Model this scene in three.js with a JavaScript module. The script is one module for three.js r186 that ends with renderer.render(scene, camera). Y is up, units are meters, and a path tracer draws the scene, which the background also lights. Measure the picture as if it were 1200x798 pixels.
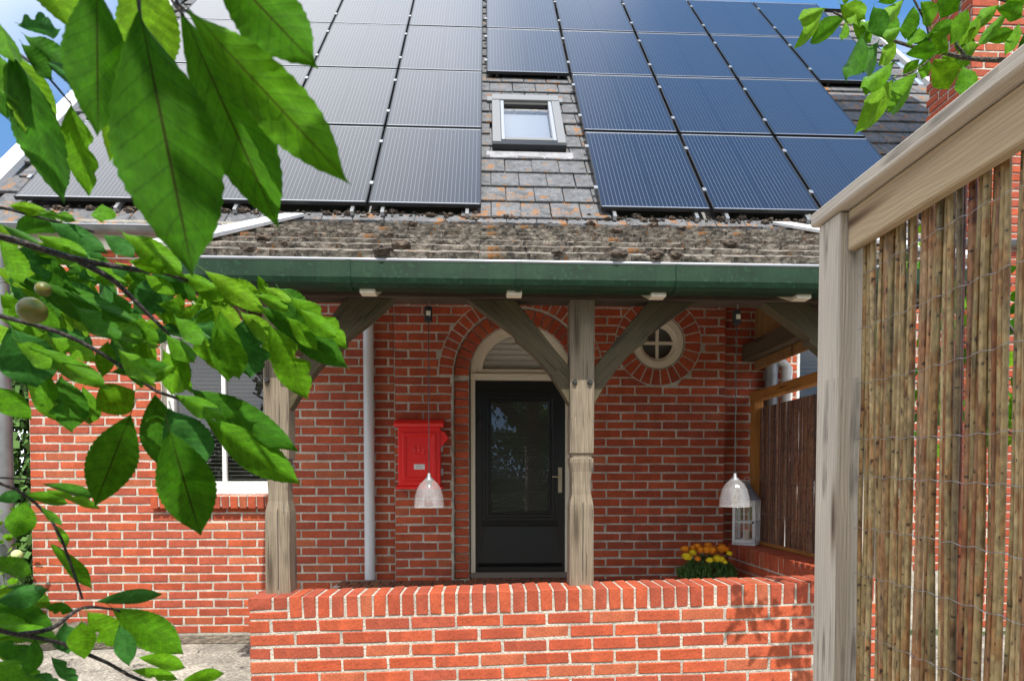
import * as THREE from 'three';
import { mergeGeometries, mergeVertices, toCreasedNormals } from 'three/addons/utils/BufferGeometryUtils.js';

// ------------------------------------------------------------------ camera, sky, sun, exposure
const scene = new THREE.Scene();
const EYE = 1.55, FOC = 720, CX = 600, CY = 581.6, YAW = 0.0416, PITCH = 0.03;
const camera = new THREE.PerspectiveCamera(2 * Math.atan(399 / FOC) * 180 / Math.PI, 1200 / 798, 0.05, 400);
camera.position.set(0, EYE, 0);
camera.rotation.set(-PITCH, -YAW, 0, 'YXZ');
camera.setViewOffset(1200, 798, 600 - CX, 399 - CY, 1200, 798);
camera.focus = 2.6;
camera.userData.fStop = 11;
camera.updateMatrixWorld();

let seed = 7;
const rnd = () => { seed = (seed * 1664525 + 1013904223) >>> 0; return seed / 4294967296; };
const rr = (a, b) => a + (b - a) * rnd();
const pick = (a) => a[Math.floor(rnd() * a.length)];

// value noise, periodic in both directions
function lattice(n, s) { const a = new Float32Array(n * n); let q = s * 7919 + 13; for (let i = 0; i < n * n; i++) { q = (q * 1664525 + 1013904223) >>> 0; a[i] = q / 4294967296; } return a; }
const LAT = [1, 2, 3, 4, 5, 6].map((s) => lattice(256, s));
function vnoise(x, y, per, k = 0) {
  const L = LAT[k % 6]; const xi = Math.floor(x), yi = Math.floor(y); let fx = x - xi, fy = y - yi;
  fx = fx * fx * (3 - 2 * fx); fy = fy * fy * (3 - 2 * fy);
  const w = (a) => ((a % per) + per) % per;
  const g = (a, b) => L[(w(b) & 255) * 256 + (w(a) & 255)];
  const a = g(xi, yi), b = g(xi + 1, yi), c = g(xi, yi + 1), d = g(xi + 1, yi + 1);
  return a + (b - a) * fx + (c - a) * fy + (a - b - c + d) * fx * fy;
}
function fbm(u, v, f, oct = 4, k = 0) { let s = 0, a = 0.5, t = 0; for (let i = 0; i < oct; i++) { s += a * vnoise(u * f, v * f, f, k + i); t += a; a *= 0.5; f *= 2; } return s / t; }
const sm = (a, b, x) => { const t = Math.min(1, Math.max(0, (x - a) / (b - a))); return t * t * (3 - 2 * t); };

const SUN = new THREE.Vector3(Math.sin(0.13) * Math.cos(1.0), Math.sin(1.0), Math.cos(0.13) * Math.cos(1.0));
{
  const W = 1024, H = 512, d = new Float32Array(W * H * 4);
  for (let j = 0; j < H; j++) for (let i = 0; i < W; i++) {
    const el = ((j + 0.5) / H - 0.5) * Math.PI, az = ((i + 0.5) / W - 0.5) * 2 * Math.PI;
    const y = Math.sin(el), x = Math.cos(el) * Math.cos(az), z = Math.cos(el) * Math.sin(az);
    const up = Math.max(0, y), hz = Math.pow(1 - up, 3.2);
    let r = 0.065 + 0.23 * hz, g = 0.20 + 0.24 * hz, b = 0.47 + 0.15 * hz;
    const toSun = Math.max(0, x * SUN.x + y * SUN.y + z * SUN.z);
    const glow = 0.22 * Math.pow(toSun, 10); r += glow; g += glow; b += glow * 0.9;
    if (y > 0) {
      const k = 0.55 / (y + 0.28), px = x * k * 0.5 + 2.8, pz = z * k * 0.5 + 2.0;
      const n = fbm(px / 4, pz / 4, 12, 5, 1) * 0.75 + fbm(px / 4, pz / 4, 5, 2, 3) * 0.25;
      const c = sm(0.44, 0.60, n) * 0.95, e = 1.0 + 0.6 * fbm(px / 4, pz / 4, 30, 3, 2);
      r += (e * 0.98 - r) * c; g += (e - g) * c; b += (e * 1.03 - b) * c;
    } else { const t = sm(0, -0.1, y); r += (0.16 - r) * t; g += (0.15 - g) * t; b += (0.12 - b) * t; }
    d.set([r, g, b, 1], (j * W + i) * 4);
  }
  const sky = new THREE.DataTexture(d, W, H, THREE.RGBAFormat, THREE.FloatType);
  sky.mapping = THREE.EquirectangularReflectionMapping; sky.magFilter = THREE.LinearFilter; sky.minFilter = THREE.LinearFilter; sky.needsUpdate = true;
  scene.background = sky; scene.environment = sky;
}
const sun = new THREE.DirectionalLight(new THREE.Color().setRGB(1, 0.95, 0.86), 3.9);
sun.position.copy(SUN).multiplyScalar(30).add(new THREE.Vector3(0, 1, -5)); sun.target.position.set(0, 1, -5);
sun.castShadow = true; sun.shadow.mapSize.set(4096, 4096); sun.shadow.radius = 1;
Object.assign(sun.shadow.camera, { left: -14, right: 14, top: 14, bottom: -14, near: 1, far: 80 });
scene.add(sun, sun.target);
const renderer = new THREE.WebGLRenderer({ antialias: true });
renderer.setSize(1024, 680);
renderer.toneMapping = THREE.LinearToneMapping;
renderer.toneMappingExposure = 1.58;
renderer.shadowMap.enabled = true;

// ------------------------------------------------------------------ helpers
// a pixel of the photograph gives a direction; D is the distance in front of the camera measured square to the house
const V = (x, y, z) => new THREE.Vector3(x, y, z);
function ray(px, py) { return V((px - CX) / FOC, (CY - py) / FOC, -1).applyEuler(camera.rotation); }
function P(px, py, D) { const r = ray(px, py); return r.multiplyScalar(D / -r.z).add(camera.position); }

const names = {};
const numbered = (n) => { const k = names[n] = (names[n] ?? -1) + 1; return k ? `${n}_${String(k).padStart(3, '0')}` : n; };
function tag(o, label, category, group, kind) { o.userData.label = label; if (category) o.userData.category = category; if (group) o.userData.group = group; if (kind) o.userData.kind = kind; return o; }
function thing(name, label, category, pos = [0, 0, 0], group) { const g = new THREE.Group(); g.name = numbered(name); g.position.set(...pos); scene.add(g); return tag(g, label, category, group); }
function mesh(name, geo, mat, parent, pos) {
  const m = new THREE.Mesh(geo, mat); m.name = parent === scene ? numbered(name) : name; m.castShadow = m.receiveShadow = true;
  if (pos) m.position.set(...pos);
  parent.add(m); return m;
}
function part(name, parent) { const g = new THREE.Group(); g.name = name; parent.add(g); return g; }
const structure = (name, geo, mat, label) => { const m = mesh(name, geo, mat, scene); m.userData.kind = 'structure'; m.userData.label = label; m.userData.category = 'ground'; return m; };

// uv in metres, chosen per face from its main direction; g = axis of the grain (v runs along it)
function uvBox(geo, g = 'y', off = null) {
  const G = geo.index ? geo.toNonIndexed() : geo; const p = G.attributes.position, n = p.count, uv = new Float32Array(n * 2);
  const ou = off ? off[0] : rnd() * 3, ov = off ? off[1] : rnd() * 3, a = V(), b = V(), c = V(), ab = V(), ac = V();
  for (let i = 0; i < n; i += 3) {
    a.fromBufferAttribute(p, i); b.fromBufferAttribute(p, i + 1); c.fromBufferAttribute(p, i + 2);
    const nn = ab.subVectors(b, a).cross(ac.subVectors(c, a)); const ax = Math.abs(nn.x), ay = Math.abs(nn.y), az = Math.abs(nn.z);
    const face = ax >= ay && ax >= az ? 'x' : ay >= az ? 'y' : 'z';
    let us, vs;
    if (face === g) { us = face === 'x' ? 'y' : 'x'; vs = face === 'z' ? 'y' : 'z'; } else { vs = g; us = ['x', 'y', 'z'].find((q) => q !== face && q !== g); }
    for (const [k, q] of [[i, a], [i + 1, b], [i + 2, c]]) { uv[k * 2] = q[us] + ou; uv[k * 2 + 1] = q[vs] + ov; }
  }
  G.setAttribute('uv', new THREE.BufferAttribute(uv, 2)); return G;
}
// box with chamfered edges, 44 triangles, centred
function cbox(w, h, d, c = 0.003, g = 'y', jit = 0) {
  const H = [w / 2, h / 2, d / 2], pos = [];
  const pt = (s, ax) => s.map((q, i) => q * (i === ax ? H[i] : H[i] - c));
  const K = {}; for (const x of [-1, 1]) for (const y of [-1, 1]) for (const z of [-1, 1]) { K[[x, y, z]] = [rr(-jit, jit), rr(-jit, jit), rr(-jit, jit)]; }
  const at = (s, ax) => { const q = pt(s, ax), j = K[s]; return V(q[0] + j[0], q[1] + j[1], q[2] + j[2]); };
  const tri = (a, b, c2) => { const n = V().subVectors(b, a).cross(V().subVectors(c2, a)); const m = V().add(a).add(b).add(c2); if (n.dot(m) < 0) [b, c2] = [c2, b]; for (const q of [a, b, c2]) pos.push(q.x, q.y, q.z); };
  for (let ax = 0; ax < 3; ax++) for (const s of [-1, 1]) {
    const q = [[-1, -1], [1, -1], [1, 1], [-1, 1]].map(([u, v]) => { const r = [u, v]; r.splice(ax, 0, s); return at(r, ax); });
    tri(q[0], q[1], q[2]); tri(q[0], q[2], q[3]);
  }
  for (let ax = 0; ax < 3; ax++) for (const u of [-1, 1]) for (const v of [-1, 1]) {
    const o = [0, 1, 2].filter((i) => i !== ax); const mk = (t, f) => { const r = [0, 0, 0]; r[ax] = t; r[o[0]] = u; r[o[1]] = v; return at(r, f); };
    const a = mk(-1, o[0]), b = mk(1, o[0]), c2 = mk(1, o[1]), d2 = mk(-1, o[1]); tri(a, b, c2); tri(a, c2, d2);
  }
  for (const x of [-1, 1]) for (const y of [-1, 1]) for (const z of [-1, 1]) { const s = [x, y, z]; tri(at(s, 0), at(s, 1), at(s, 2)); }
  const G = new THREE.BufferGeometry(); G.setAttribute('position', new THREE.Float32BufferAttribute(pos, 3)); G.computeVertexNormals();
  return uvBox(G, g);
}
const bx = (x0, x1, y0, y1, z0, z1, c = 0.003, g = 'y') => cbox(Math.abs(x1 - x0), Math.abs(y1 - y0), Math.abs(z1 - z0), c, g).translate((x0 + x1) / 2, (y0 + y1) / 2, (z0 + z1) / 2);
const merge = (l) => mergeGeometries(l.map((g) => { const q = g.index ? g.toNonIndexed() : g; for (const k of Object.keys(q.attributes)) if (!['position', 'normal', 'uv', 'color'].includes(k)) q.deleteAttribute(k); return q; }));
function tube(pts, r0, r1, seg = 8, rad = 6, wob = 0, ou = 0, ov = 0) {
  const curve = new THREE.CatmullRomCurve3(pts); const n = seg, fr = curve.computeFrenetFrames(n, false), pos = [], nor = [], uv = [], idx = []; const L = curve.getLength();
  for (let i = 0; i <= n; i++) {
    const t = i / n, c = curve.getPointAt(t), r = (r0 + (r1 - r0) * t) * (1 + rr(-wob, wob));
    for (let j = 0; j <= rad; j++) { const a = j / rad * Math.PI * 2, q = V().addScaledVector(fr.normals[i], Math.cos(a)).addScaledVector(fr.binormals[i], Math.sin(a)); nor.push(q.x, q.y, q.z); pos.push(c.x + q.x * r, c.y + q.y * r, c.z + q.z * r); uv.push(j / rad * 6.283 * r0 + ou, t * L + ov); }
  }
  for (let i = 0; i < n; i++) for (let j = 0; j < rad; j++) { const a = i * (rad + 1) + j, b = a + rad + 1; idx.push(a, a + 1, b, b, a + 1, b + 1); }
  const cap = (i, flip) => { const base = pos.length / 3, c = curve.getPointAt(i / n); pos.push(c.x, c.y, c.z); const t = fr.tangents[i]; nor.push(t.x * flip, t.y * flip, t.z * flip); uv.push(0, 0); for (let j = 0; j < rad; j++) { const a = i * (rad + 1) + j; flip > 0 ? idx.push(base, a, a + 1) : idx.push(base, a + 1, a); } };
  cap(0, -1); cap(n, 1);
  const G = new THREE.BufferGeometry(); G.setAttribute('position', new THREE.Float32BufferAttribute(pos, 3)); G.setAttribute('normal', new THREE.Float32BufferAttribute(nor, 3)); G.setAttribute('uv', new THREE.Float32BufferAttribute(uv, 2)); G.setIndex(idx);
  return G;
}
const cyl = (r0, r1, h, n = 16) => new THREE.CylinderGeometry(r1, r0, h, n);
function extrude(shape, depth, bevel = 0, g = 'y', seg = 24) { return uvBox(new THREE.ExtrudeGeometry(shape, { depth, bevelEnabled: bevel > 0, bevelSize: bevel, bevelThickness: bevel, bevelSegments: 1, curveSegments: seg }), g); }
const poly = (pts) => { const s = new THREE.Shape(); pts.forEach(([x, y], i) => i ? s.lineTo(x, y) : s.moveTo(x, y)); s.closePath(); return s; };

// ------------------------------------------------------------------ textures and materials
function tex(w, h, f, srgb = true, rep = 1, repY = rep) {
  const d = new Uint8Array(w * h * 4);
  for (let j = 0; j < h; j++) for (let i = 0; i < w; i++) { const c = f(i / w, j / h); const k = (j * w + i) * 4; d[k] = Math.min(255, Math.max(0, c[0] * 255)); d[k + 1] = Math.min(255, Math.max(0, c[1] * 255)); d[k + 2] = Math.min(255, Math.max(0, c[2] * 255)); d[k + 3] = 255; }
  const t = new THREE.DataTexture(d, w, h); t.wrapS = t.wrapT = THREE.RepeatWrapping; t.magFilter = THREE.LinearFilter; t.minFilter = THREE.LinearMipmapLinearFilter; t.generateMipmaps = true; if (srgb) t.colorSpace = THREE.SRGBColorSpace; t.repeat.set(rep, repY); t.needsUpdate = true; return t;
}
const grey = (v) => [v, v, v];
const lin = (r, g, b) => new THREE.Color().setRGB(r, g, b);
const std = (o) => new THREE.MeshStandardMaterial({ roughness: 0.8, side: THREE.DoubleSide, ...o });
const phy = (o) => new THREE.MeshPhysicalMaterial({ roughness: 0.5, side: THREE.DoubleSide, ...o });

// fired clay: fine grain, dark pits, pale bloom
const brickMap = tex(512, 512, (u, v) => { const a = fbm(u, v, 8, 5, 0), b = fbm(u, v, 64, 2, 2), pit = sm(0.74, 0.8, vnoise(u * 90, v * 90, 90, 4)), bl = sm(0.62, 0.8, fbm(u, v, 5, 4, 3)); const k = 0.86 + 0.2 * (a - 0.5) + 0.14 * (b - 0.5) - 0.06 * pit; return [k + 0.03 * bl, k + 0.05 * bl, k + 0.04 * bl]; }, true, 1.6);
const brickBump = tex(512, 512, (u, v) => grey(fbm(u, v, 40, 4, 1) * 0.8 - 0.25 * sm(0.74, 0.82, vnoise(u * 90, v * 90, 90, 4)) + 0.2), false, 1.6);
const M = {};
M.brick = std({ map: brickMap, bumpMap: brickBump, bumpScale: 0.0025, vertexColors: true, roughness: 0.86 });
const mortarMap = tex(256, 256, (u, v) => { const a = fbm(u, v, 60, 3, 0), b = fbm(u, v, 6, 4, 2); return grey(0.84 + 0.28 * (a - 0.5) + 0.34 * (b - 0.5)); }, true, 2);
const mortarBump = tex(256, 256, (u, v) => grey(fbm(u, v, 60, 3, 0)), false, 2);
M.mortar = std({ color: lin(0.66, 0.61, 0.52), map: mortarMap, bumpMap: mortarBump, bumpScale: 0.006, roughness: 0.95 });
const woodMap = tex(512, 512, (u, v) => { const w = fbm(u, v, 4, 3, 2) * 0.6; let g = 0.5 + 0.5 * Math.sin((u * 26 + w * 9) * 6.283); const s = vnoise(u * 128, v * 6, 128, 1) * 0.5 + vnoise(u * 250, v * 10, 250, 3) * 0.5; const crack = sm(0.86, 0.93, vnoise(u * 70, v * 4, 70, 5)); const kn = Math.hypot((u - 0.31) * 6, (v - 0.42) * 2.6), kn2 = Math.hypot((u - 0.77) * 7, (v - 0.86) * 3.2); const knot = Math.exp(-kn * kn * 14) + Math.exp(-kn2 * kn2 * 18); const k = 0.82 + 0.045 * (g - 0.5) + 0.2 * (s - 0.5) - 0.25 * crack - 0.35 * knot + 0.2 * (fbm(u, v, 3, 3, 0) - 0.5); return [k, k * (0.99 - 0.04 * knot), k * (0.975 - 0.08 * knot)]; }, true, 2.2, 0.8);
const woodBump = tex(512, 512, (u, v) => grey(0.5 * vnoise(u * 128, v * 6, 128, 1) + 0.5 * vnoise(u * 250, v * 10, 250, 3) - 0.6 * sm(0.84, 0.93, vnoise(u * 70, v * 4, 70, 5)) + 0.2), false, 2.2, 0.8);
const pineMap = tex(512, 512, (u, v) => { const w = fbm(u, v, 3, 3, 2), kn = Math.hypot((u - 0.36) * 7, (v - 0.3) * 2.2), kn2 = Math.hypot((u - 0.72) * 9, (v - 0.7) * 3), knot = Math.exp(-kn * kn * 22) + Math.exp(-kn2 * kn2 * 26); const ring = 0.5 + 0.5 * Math.sin((u * 34 + w * 5 + knot * 1.2) * 6.283), fine = vnoise(u * 220, v * 12, 220, 1), st = sm(0.68, 0.86, vnoise(u * 24, v * 5, 24, 4)) * sm(0.45, 0.7, fbm(u, v, 6, 4, 1)); const k = 0.9 + 0.055 * (ring - 0.5) + 0.09 * (fine - 0.5) - 0.5 * knot - 0.28 * st + 0.12 * (fbm(u, v, 4, 4, 0) - 0.5); return [k, k * (0.985 - 0.12 * knot), k * (0.96 - 0.2 * knot)]; }, true, 3.1, 0.9);
const wood = (r, g, b, o = {}) => std({ color: lin(r, g, b), map: woodMap, bumpMap: woodBump, bumpScale: 0.004, roughness: 0.85, ...o });
M.oakDark = wood(0.15, 0.115, 0.07);
M.oakShaded = wood(0.115, 0.095, 0.05);  // same wood as the posts, with porch shade put into the brace colour
M.oakPale = wood(0.34, 0.28, 0.205, { bumpScale: 0.007 });
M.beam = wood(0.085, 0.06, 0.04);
M.pine = wood(0.60, 0.46, 0.30, { map: pineMap, bumpScale: 0.0015 });
M.pineGrey = wood(0.70, 0.63, 0.55, { map: pineMap, bumpScale: 0.0015 });
M.stained = wood(0.56, 0.25, 0.055, { map: pineMap });
M.cladding = wood(0.50, 0.27, 0.10);
M.benchWood = wood(0.2, 0.12, 0.07);
M.cream = std({ color: lin(0.72, 0.66, 0.53), roughness: 0.45, bumpMap: mortarBump, bumpScale: 0.0008 });
M.white = std({ color: lin(0.8, 0.8, 0.79), roughness: 0.4, map: tex(256, 256, (u, v) => grey(0.97 - 0.12 * sm(0.55, 0.75, fbm(u, v, 6, 5, 1)) - 0.06 * vnoise(u * 100, v * 100, 100, 2))) });
M.plastic = std({ color: lin(0.62, 0.65, 0.68), roughness: 0.35 });
M.zinc = std({ color: lin(0.33, 0.34, 0.35), roughness: 0.5, metalness: 0.5, map: tex(128, 128, (u, v) => grey(0.85 + 0.3 * (fbm(u, v, 8, 4, 1) - 0.5))) });
M.zincBright = std({ color: lin(0.36, 0.38, 0.42), roughness: 0.45, metalness: 0.6 });
M.gutterGreen = phy({ color: lin(0.016, 0.048, 0.024), roughness: 0.5, specularIntensity: 0.35, map: tex(512, 256, (u, v) => { const st = vnoise(u * 120, v * 3, 120, 1), b = fbm(u, v, 8, 4, 2); const k = 0.85 + 0.10 * (st - 0.5) + 0.3 * (b - 0.5); const spot = sm(0.8, 0.84, vnoise(u * 60, v * 60, 60, 3)) * 0.25; return [k + spot * 0.7, k + spot, k + spot * 0.8]; }) });
M.black = phy({ color: lin(0.007, 0.008, 0.008), roughness: 0.4, clearcoat: 0.25, clearcoatRoughness: 0.15 });
M.blackMatt = std({ color: lin(0.02, 0.02, 0.02), roughness: 0.6 });
M.brass = std({ color: lin(0.55, 0.47, 0.33), roughness: 0.35, metalness: 0.8 });
M.pane = phy({ color: lin(1, 1, 1), roughness: 0.0, transmission: 1, thickness: 0, ior: 1.52 });
M.panePale = phy({ color: lin(0.8, 0.85, 0.88), roughness: 0.02, transmission: 0.9, thickness: 0, ior: 1.52 });
M.blind = std({ color: lin(0.16, 0.165, 0.155), roughness: 0.5 });
M.blindPale = std({ color: lin(0.5, 0.5, 0.46), roughness: 0.5 });
M.interior = std({ color: lin(0.42, 0.40, 0.36) });
M.red = phy({ color: lin(0.80, 0.014, 0.012), roughness: 0.38, clearcoat: 0.35, clearcoatRoughness: 0.25 });
M.steel = std({ color: lin(0.45, 0.46, 0.47), roughness: 0.35, metalness: 0.8 });
M.plain = std({ color: lin(0.14, 0.13, 0.12) });
// concrete roof tile: grey skin, pale bloom, dark algae, orange lichen
const tileMap = (or, seedk) => tex(512, 512, (u, v) => { const a = fbm(u, v, 10, 5, seedk), g = fbm(u, v, 90, 2, 2), dk = sm(0.56, 0.72, fbm(u, v, 14, 4, seedk + 2)), wh = sm(0.7, 0.78, vnoise(u * 50, v * 50, 50, 5)); const o = 0.9 * sm(0.60 - or, 0.68 - or, fbm(u, v, 10, 6, seedk + 1) * 0.78 + 0.22 * vnoise(u * 110, v * 110, 110, 3)); let r = 0.58 + 0.2 * (a - 0.5) + 0.14 * (g - 0.5) - 0.10 * dk + 0.08 * wh, gg = r + 0.005, b = r + 0.015; r += (0.86 - r) * o; gg += (0.56 - gg) * o; b += (0.26 - b) * o; return [r, gg, b]; }, true, 1.1);
M.tile = std({ color: lin(0.36, 0.365, 0.38), map: tileMap(-0.07, 0), bumpMap: mortarBump, bumpScale: 0.004, roughness: 0.72 });
M.tileLichen = std({ color: lin(0.40, 0.40, 0.41), map: tileMap(0.0, 2), bumpMap: mortarBump, bumpScale: 0.004, roughness: 0.78 });
M.tileMoss = std({ color: lin(0.50, 0.47, 0.44), map: tex(512, 512, (u, v) => { const a = fbm(u, v, 20, 5, 1), dk = sm(0.55, 0.66, fbm(u, v, 26, 4, 3)), wh = sm(0.66, 0.76, vnoise(u * 70, v * 70, 70, 5)); const o = sm(0.66, 0.72, fbm(u, v, 9, 5, 2)); let r = 0.62 + 0.4 * (a - 0.5) - 0.2 * dk + 0.14 * wh * (1 - dk), g = r * 0.97, b = r * 0.92; r += (0.72 - r) * o * 0.7; g += (0.45 - g) * o * 0.7; b += (0.2 - b) * o * 0.7; return [r, g, b]; }, true, 1.3), bumpMap: tex(256, 256, (u, v) => grey(fbm(u, v, 30, 4, 1)), false, 1.3), bumpScale: 0.006, roughness: 0.95 });
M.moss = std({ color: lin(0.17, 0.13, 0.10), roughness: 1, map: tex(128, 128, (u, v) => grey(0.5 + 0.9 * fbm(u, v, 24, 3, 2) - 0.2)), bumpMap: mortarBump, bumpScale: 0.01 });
M.mossGreen = std({ color: lin(0.12, 0.16, 0.03), roughness: 1 });
M.solarFrame = std({ color: lin(0.035, 0.037, 0.04), roughness: 0.4, metalness: 0.6 });
M.solarEdge = std({ color: lin(0.5, 0.52, 0.55), roughness: 0.35, metalness: 0.7 });
const solarMap = (() => { const W = 512, H = 64, n = 26; return tex(W, H, (u) => { const c = (u * n) % 1, l = Math.min(c, 1 - c) * W / n; const g = l < 1.0 ? 1 : 0; return g ? [0.47, 0.48, 0.50] : [0.07, 0.085, 0.12]; }); })();
M.solar = phy({ color: lin(0.8, 0.82, 0.9), map: solarMap, roughness: 0.3, clearcoat: 0.75, clearcoatRoughness: 0.07 });
M.frameGrey = std({ color: lin(0.22, 0.225, 0.23), roughness: 0.45, metalness: 0.3 });
M.lead = std({ color: lin(0.36, 0.36, 0.38), roughness: 0.6, metalness: 0.2, map: mortarMap });
const groundMap = tex(1024, 1024, (u, v) => { const a = fbm(u, v, 8, 6, 1), g = fbm(u, v, 170, 2, 2), p = sm(0.72, 0.8, vnoise(u * 120, v * 120, 120, 4)), cr = sm(0.012, 0.0, Math.abs(fbm(u, v, 5, 5, 3) - 0.5)); const k = 0.72 + 0.4 * (a - 0.5) + 0.35 * (g - 0.5) + 0.12 * p - 0.35 * cr; return [k, k * 0.98, k * 0.94]; }, true, 0.5);
M.concrete = std({ color: lin(0.56, 0.54, 0.50), map: groundMap, bumpMap: tex(512, 512, (u, v) => grey(fbm(u, v, 90, 4, 2)), false, 0.5), bumpScale: 0.012, roughness: 0.95 });
M.earth = std({ color: lin(0.30, 0.26, 0.20), map: tex(512, 512, (u, v) => grey(0.5 + 0.8 * (fbm(u, v, 40, 5, 2)) - 0.1), true, 0.7), bumpMap: mortarBump, bumpScale: 0.03, roughness: 1 });
M.grass = std({ color: lin(0.055, 0.085, 0.025), map: tex(256, 256, (u, v) => grey(0.5 + 0.8 * fbm(u, v, 30, 4, 1)), true, 0.4), roughness: 1 });
M.stone = std({ color: lin(0.40, 0.37, 0.32), map: tex(256, 256, (u, v) => { const k = 0.65 + 0.7 * (fbm(u, v, 8, 5, 3) - 0.5); return [k, k * 0.97, k * 0.92]; }, true, 2), bumpMap: mortarBump, bumpScale: 0.02, roughness: 0.95 });
M.bark = std({ color: lin(0.085, 0.065, 0.06), map: tex(256, 256, (u, v) => grey(0.6 + 0.9 * (vnoise(u * 30, v * 90, 30, 2) - 0.5)), true, 6), bumpMap: mortarBump, bumpScale: 0.003, roughness: 0.7 });
M.barkGrey = std({ color: lin(0.2, 0.17, 0.14), map: M.bark.map, bumpMap: mortarBump, bumpScale: 0.004, roughness: 0.85 });
const cane = (r, g, b) => std({ color: lin(r, g, b), map: caneMap, roughness: 0.55, bumpMap: woodBump, bumpScale: 0.0015 });
const caneMap = tex(512, 512, (u, v) => { const a = vnoise(u * 33, v * 60, 33, 1), f = vnoise(u * 120, v * 120, 120, 4), bl = sm(0.5, 0.8, fbm(u, v, 9, 4, 2)), kn = sm(0.86, 0.93, vnoise(u * 44, v * 90, 44, 3)), bark = sm(0.62, 0.72, vnoise(u * 12, v * 16, 12, 5)); const k = 0.9 + 0.26 * (a - 0.5) + 0.16 * (f - 0.5) - 0.45 * kn - 0.22 * bl; return [k - 0.04 * bark, k * 0.985 - 0.14 * bark, k * 0.96 - 0.2 * bark]; }, true, 3, 1.2);
M.canes = [cane(0.46, 0.33, 0.15), cane(0.36, 0.27, 0.12), cane(0.58, 0.43, 0.22), cane(0.36, 0.18, 0.08), cane(0.25, 0.09, 0.05), cane(0.46, 0.29, 0.15), cane(0.14, 0.10, 0.06), cane(0.25, 0.18, 0.09)];
M.caneDark = std({ vertexColors: true, color: lin(1, 1, 1), map: caneMap, roughness: 0.5 });
M.wire = std({ color: lin(0.42, 0.43, 0.45), roughness: 0.4, metalness: 0.8 });

// leaf: pale veins on a mottled blade
const leafMap = tex(256, 512, (u, v) => {
  const x = Math.abs(u - 0.5) * 2, mid = sm(0.035, 0.012, x), q = (v * 10.5 - x * 1.35) % 1, w = ((q % 1) + 1) % 1, side = sm(0.07, 0.02, Math.min(w, 1 - w)) * sm(1.0, 0.75, x), m = fbm(u, v, 10, 4, 2), f = fbm(u, v, 60, 2, 1), sp = sm(0.80, 0.84, vnoise(u * 24, v * 40, 24, 3));
  const k = 0.72 + 0.28 * (m - 0.5) + 0.14 * (f - 0.5);
  let r = k, g = k, b = k; r += 0.10 * side; g += 0.10 * side; b += 0.06 * side; r += (0.80 - r) * mid * 0.6; g += (0.78 - g) * mid * 0.5; b += (0.6 - b) * mid * 0.5; r -= 0.02 * sp; g -= 0.06 * sp;
  return [r, g, b];
});
leafMap.wrapS = leafMap.wrapT = THREE.ClampToEdgeWrapping;
// the same blade, backlit look put into the colour: red-brown midrib, dark veins
const leafMapBacklit = tex(256, 512, (u, v) => {
  const x = Math.abs(u - 0.5) * 2, mid = sm(0.045, 0.015, x), q = (v * 10.5 - x * 1.35) % 1, w = ((q % 1) + 1) % 1, side = sm(0.10, 0.02, Math.min(w, 1 - w)) * sm(1.0, 0.8, x), m = fbm(u, v, 10, 4, 2), f = fbm(u, v, 60, 2, 1);
  const k = 0.75 + 0.24 * (m - 0.5) + 0.12 * (f - 0.5); let r = k - 0.10 * side, g = k - 0.10 * side, b = k - 0.05 * side; r += (0.62 - r) * mid * 0.85; g += (0.36 - g) * mid * 0.85; b += (0.5 - b) * mid * 0.85; return [r, g, b];
});
leafMapBacklit.wrapS = leafMapBacklit.wrapT = THREE.ClampToEdgeWrapping;
const leafMat = (r, g, b, o = {}) => phy({ color: lin(r, g, b), map: leafMap, roughness: 0.8, transmission: 0.42, thickness: 0, ior: 1.4, specularIntensity: 0.22, ...o });
M.leaves = [leafMat(0.20, 0.54, 0.008), leafMat(0.15, 0.46, 0.008), leafMat(0.28, 0.62, 0.014), leafMat(0.08, 0.31, 0.010), leafMat(0.075, 0.31, 0.045)];  // the last, bluish green has the sky sheen put into its colour
M.leafDeep = leafMat(0.075, 0.28, 0.003, { map: leafMapBacklit }); M.leafRib = leafMat(0.15, 0.45, 0.004, { map: leafMapBacklit }); M.leafRib2 = leafMat(0.11, 0.38, 0.004, { map: leafMapBacklit });
M.leafFine = std({ color: lin(0.07, 0.16, 0.03), roughness: 0.7 });
M.leafFar = std({ color: lin(0.06, 0.13, 0.03), roughness: 0.8 });
M.orange = std({ color: lin(0.80, 0.27, 0.008), roughness: 0.8 });
M.yellow = std({ color: lin(0.80, 0.62, 0.012), roughness: 0.8 });
M.fruit = phy({ color: lin(0.15, 0.19, 0.045), roughness: 0.4, map: tex(128, 128, (u, v) => { const m = fbm(u, v, 5, 4, 1); return [0.7 + 0.5 * m, 0.85, 0.7]; }) });

const tones = [[0.55, 0.096, 0.036], [0.58, 0.108, 0.040], [0.51, 0.090, 0.037], [0.60, 0.112, 0.040], [0.46, 0.088, 0.042], [0.56, 0.10, 0.034], [0.50, 0.098, 0.046], [0.56, 0.14, 0.06]];
function paint(g, t = pick(tones), k = rr(0.9, 1.08)) { const n = g.attributes.position.count, c = new Float32Array(n * 3); for (let i = 0; i < n; i++) c.set([t[0] * k, t[1] * k, t[2] * k], i * 3); g.setAttribute('color', new THREE.BufferAttribute(c, 3)); return g; }
// a few brick bodies of each size, shared between alike bricks
const brickCache = {};
function brickGeo(w, h, d) {
  const key = [w.toFixed(3), h.toFixed(3), d.toFixed(3)].join(); const l = brickCache[key] ??= [];
  if (l.length < 14) { l.push(paint(cbox(w, h, d, 0.0045, 'x', 0.0026))); return l[l.length - 1]; }
  return pick(l);
}
const COURSE = 0.0845, BH = 0.0685, JOINT = 0.016;
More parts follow.
